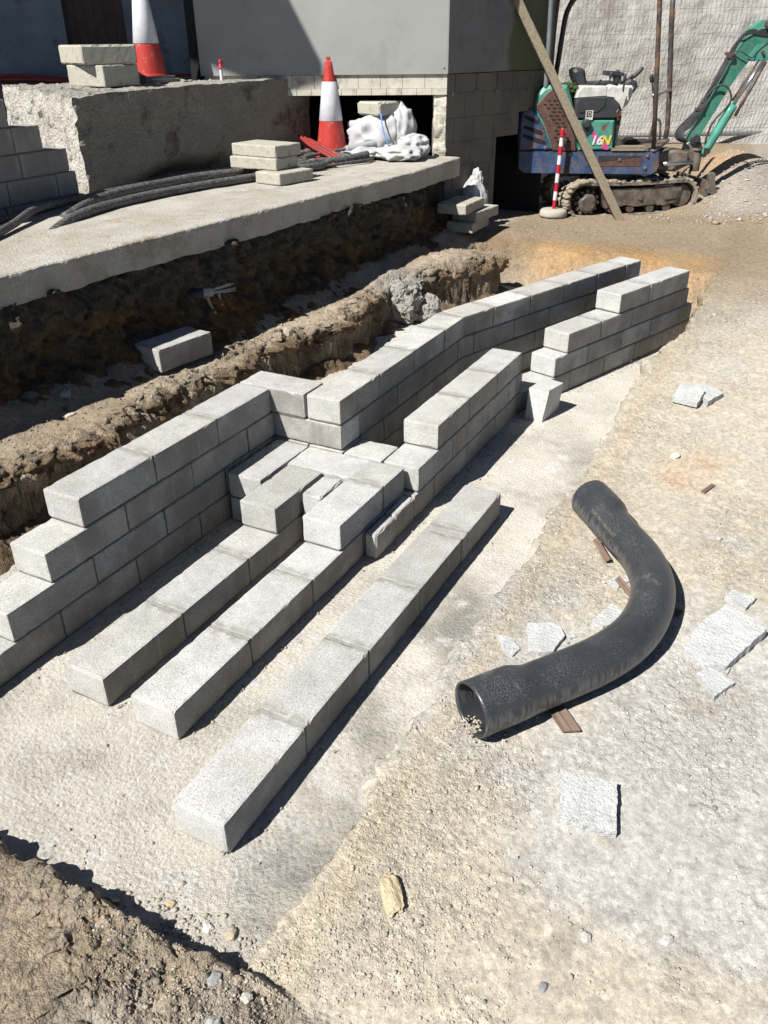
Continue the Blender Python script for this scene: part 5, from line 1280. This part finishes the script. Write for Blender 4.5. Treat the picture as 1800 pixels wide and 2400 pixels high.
    for pts,r in (([(-.985,.05,1.30),(-.99,.05,1.7),(-1.0,.05,2.15),(-1.0,.05,2.35)],.027),([(-.90,.40,1.35),(-.905,.40,1.8),(-.89,.40,2.2)],.022),([(-.86,.85,1.30),(-.80,.85,1.42),(-.755,.85,1.9),(-.73,.85,2.06),(-.66,.85,2.19),(-.55,.85,2.26)],.030)):
        m=MB();tube(m,pts,r,14,True,4);part(m,'rear_post',POST if r!=.027 else simple('dusty_grey_steel',(.16,.18,.19),.6),smooth=True)
    m=MB();tube(m,[(.40,.9,.72),(.42,.9,.92),(.45,.9,.95),(.50,.9,.92),(.52,.9,.72)],.013,8,True,3);part(m,'grab_handle',POST,smooth=True)
    # swing bracket and boom foot (centre plane y .45)
    yc=.45
    m=MB();bev(m,[(.33,.47),(.34,.66),(.55,.68),(.72,.66),(.74,.52),(.60,.45)],.25,.62,.02);lathe(m,[(0,.44),(.055,.44),(.055,.66),(.075,.665),(.075,.69),(0,.69)],(.86,.42,0),18);bev(m,[(.70,.50),(.70,.74),(.78,.80),(.86,.78),(.90,.70),(.90,.50)],.38,.52,.015);sw=part(m,'swing_bracket',STEEL,rough=.003)
    m=MB();tube(m,[(.42,.15,.545),(.50,.17,.545),(.78,.28,.545)],.026,14);part(m,'swing_ram',CHROME,smooth=True)
    # boom : tapered box section along a bent centreline
    def arm(name,low,up,y0,y1,mat,b=.008):
        m=MB();poly=low+up[::-1];n=len(low)
        for i in range(n-1):
            q=[low[i],low[i+1],up[i+1],up[i]];V=[(x,y0,z) for x,z in q]+[(x,y1,z) for x,z in q];m.add(V,[(0,3,2,1),(4,5,6,7),(0,1,5,4),(2,3,7,6)])
        a,b_=low[0],up[0];m.add([(a[0],y0,a[1]),(b_[0],y0,b_[1]),(b_[0],y1,b_[1]),(a[0],y1,a[1])],[(0,1,2,3)])
        a,b_=low[-1],up[-1];m.add([(a[0],y0,a[1]),(b_[0],y0,b_[1]),(b_[0],y1,b_[1]),(a[0],y1,a[1])],[(3,2,1,0)])
        return part(m,name,mat)
    low=[(.83,.755),(.885,.90),(1.0,1.13),(1.09,1.32),(1.185,1.49),(1.27,1.60),(1.35,1.655),(1.50,1.66),(1.9,1.60)]
    upp=[(.715,.765),(.80,.98),(.90,1.20),(.985,1.39),(1.075,1.60),(1.165,1.77),(1.26,1.86),(1.42,1.90),(1.9,1.86)]
    bm_=arm('boom',low,upp,yc-.07,yc+.07,DGREEN)
    m=MB();prism(m,[(1.22,1.60),(1.30,1.73),(1.52,1.745),(1.56,1.60),(1.42,1.57),(1.30,1.565)],yc-.095,yc+.095);prism(m,[(1.14,1.77),(1.20,1.88),(1.30,1.955),(1.44,1.965),(1.50,1.90),(1.3,1.87)],yc-.085,yc+.085);pl=part(m,'boom_gusset',GREEN,parent=bm_)
    for x,z,r in ((1.35,1.92,.026),(1.43,1.69,.02),(1.04,1.64,.018),(1.36,1.655,.016)): m=MB();lathe(m,[(0,yc-.125),(r,yc-.125),(r,yc+.125),(0,yc+.125)],(x,0,z),14,'y');part(m,'pivot_pin',BROWN,parent=bm_)
    m=MB();lathe(m,[(0,yc-.10),(.05,yc-.10),(.06,yc-.09),(.06,yc+.09),(0,yc+.1)],(.80,0,.775),20,'y');lathe(m,[(0,yc-.115),(.025,yc-.115),(.025,yc)],(.80,0,.775),14,'y');part(m,'boom_foot',CHAR,parent=bm_)
    # dipper-side ram : green cylinder low right, rods above
    m=MB();tube(m,[(.905,yc-.13,.62),(.955,yc-.13,.73),(1.14,yc-.13,1.14)],[.025,.045,.050,.052],14,True,4);cy=part(m,'boom_ram_cylinder',GREEN,smooth=True)
    m=MB();tube(m,[(1.14,yc-.13,1.14),(1.385,yc-.13,1.585)],.020,12);part(m,'ram_rod',CHROME,parent=cy,smooth=True)
    m=MB();tube(m,[(1.165,yc-.18,1.03),(1.40,yc-.15,1.565)],.017,10);tube(m,[(1.13,yc-.10,1.18),(1.34,yc-.10,1.58)],.012,10);part(m,'ram_guard',POST,parent=cy,smooth=True)
    m=MB();box(m,(.895,yc-.17,.60),(.93,yc-.09,.70));lathe(m,[(0,yc-.18),(.035,yc-.18),(.035,yc-.08),(0,yc-.08)],(.93,0,.665),14,'y');part(m,'ram_lug',CHAR)
    # hydraulic hoses
    for i in range(5):
        dx=i*.018;dz=-i*.006
        m=MB();tube(m,[(.66+dx*.6,yc-.08-i*.008,.76),(.58+dx,yc-.10-i*.008,.80),(.575+dx,yc-.10,.89+dz),(.66+dx,yc-.09,.985+dz*2),(.76+dx*.7,yc-.09-i*.004,1.10),(.865+dx*.5,yc-.09,1.30),(.935+dx*.5,yc-.09-i*.003,1.47),(1.01+dx*.4,yc-.09,1.64),(1.08+dx*.3,yc-.09,1.77),(1.18,yc-.08,1.86+dz),(1.38,yc-.07,1.855-i*.012),(1.7,yc-.08,1.84-i*.015)],.0125,8,True,5);part(m,'hydraulic_hose',CHAR,smooth=True)
    m=MB();tube(m,[(.90,yc-.14,.74),(.905,yc-.15,.82),(.945,yc-.16,.97),(1.04,yc-.16,1.09),(1.095,yc-.16,1.18),(1.07,yc-.15,1.28),(1.0,yc-.13,1.335),(.91,yc-.11,1.31),(.80,yc-.10,1.15)],.011,8,True,6);part(m,'hydraulic_hose',CHAR,smooth=True)
    m=MB();tube(m,[(1.03,yc-.085,1.66),(1.12,yc-.13,1.66),(1.25,yc-.12,1.60),(1.30,yc-.10,1.66),(1.40,yc-.10,1.75)],.006,6,True,5);part(m,'thin_hose',CHAR,smooth=True)
    m=MB();box(m,(.74,yc-.115,1.08),(.83,yc-.07,1.11));box(m,(.99,yc-.115,1.60),(1.07,yc-.07,1.64));part(m,'hose_clamp',POST)
    # stick beyond the frame : runs down from the boom end
    m=MB();prism(m,[(1.86,1.95),(1.98,1.92),(2.25,.95),(2.17,.93)],yc-.05,yc+.05);part(m,'dipper_arm',DGREEN)
    m=MB();bev(m,[(2.12,.98),(2.30,.95),(2.36,.70),(2.20,.52),(2.02,.60),(2.05,.82)],yc-.2,yc+.2,.02);part(m,'bucket',STEEL)
excavator()

# real-world albedos: the colours above were matched bright, so every diffuse base colour is brought down together
for m in bpy.data.materials:
    if not m.use_nodes: continue
    t=m.node_tree;b=t.nodes.get('Principled BSDF')
    if not b or not b.inputs['Base Color'].is_linked: continue
    l=b.inputs['Base Color'].links[0];f=l.from_socket;k=.76
    x=t.nodes.new('ShaderNodeMix');x.data_type='RGBA';x.blend_type='MULTIPLY';x.inputs[0].default_value=1;x.inputs[7].default_value=(k,k,k,1)
    t.links.new(f,x.inputs[6]);t.links.new(x.outputs[2],b.inputs['Base Color'])
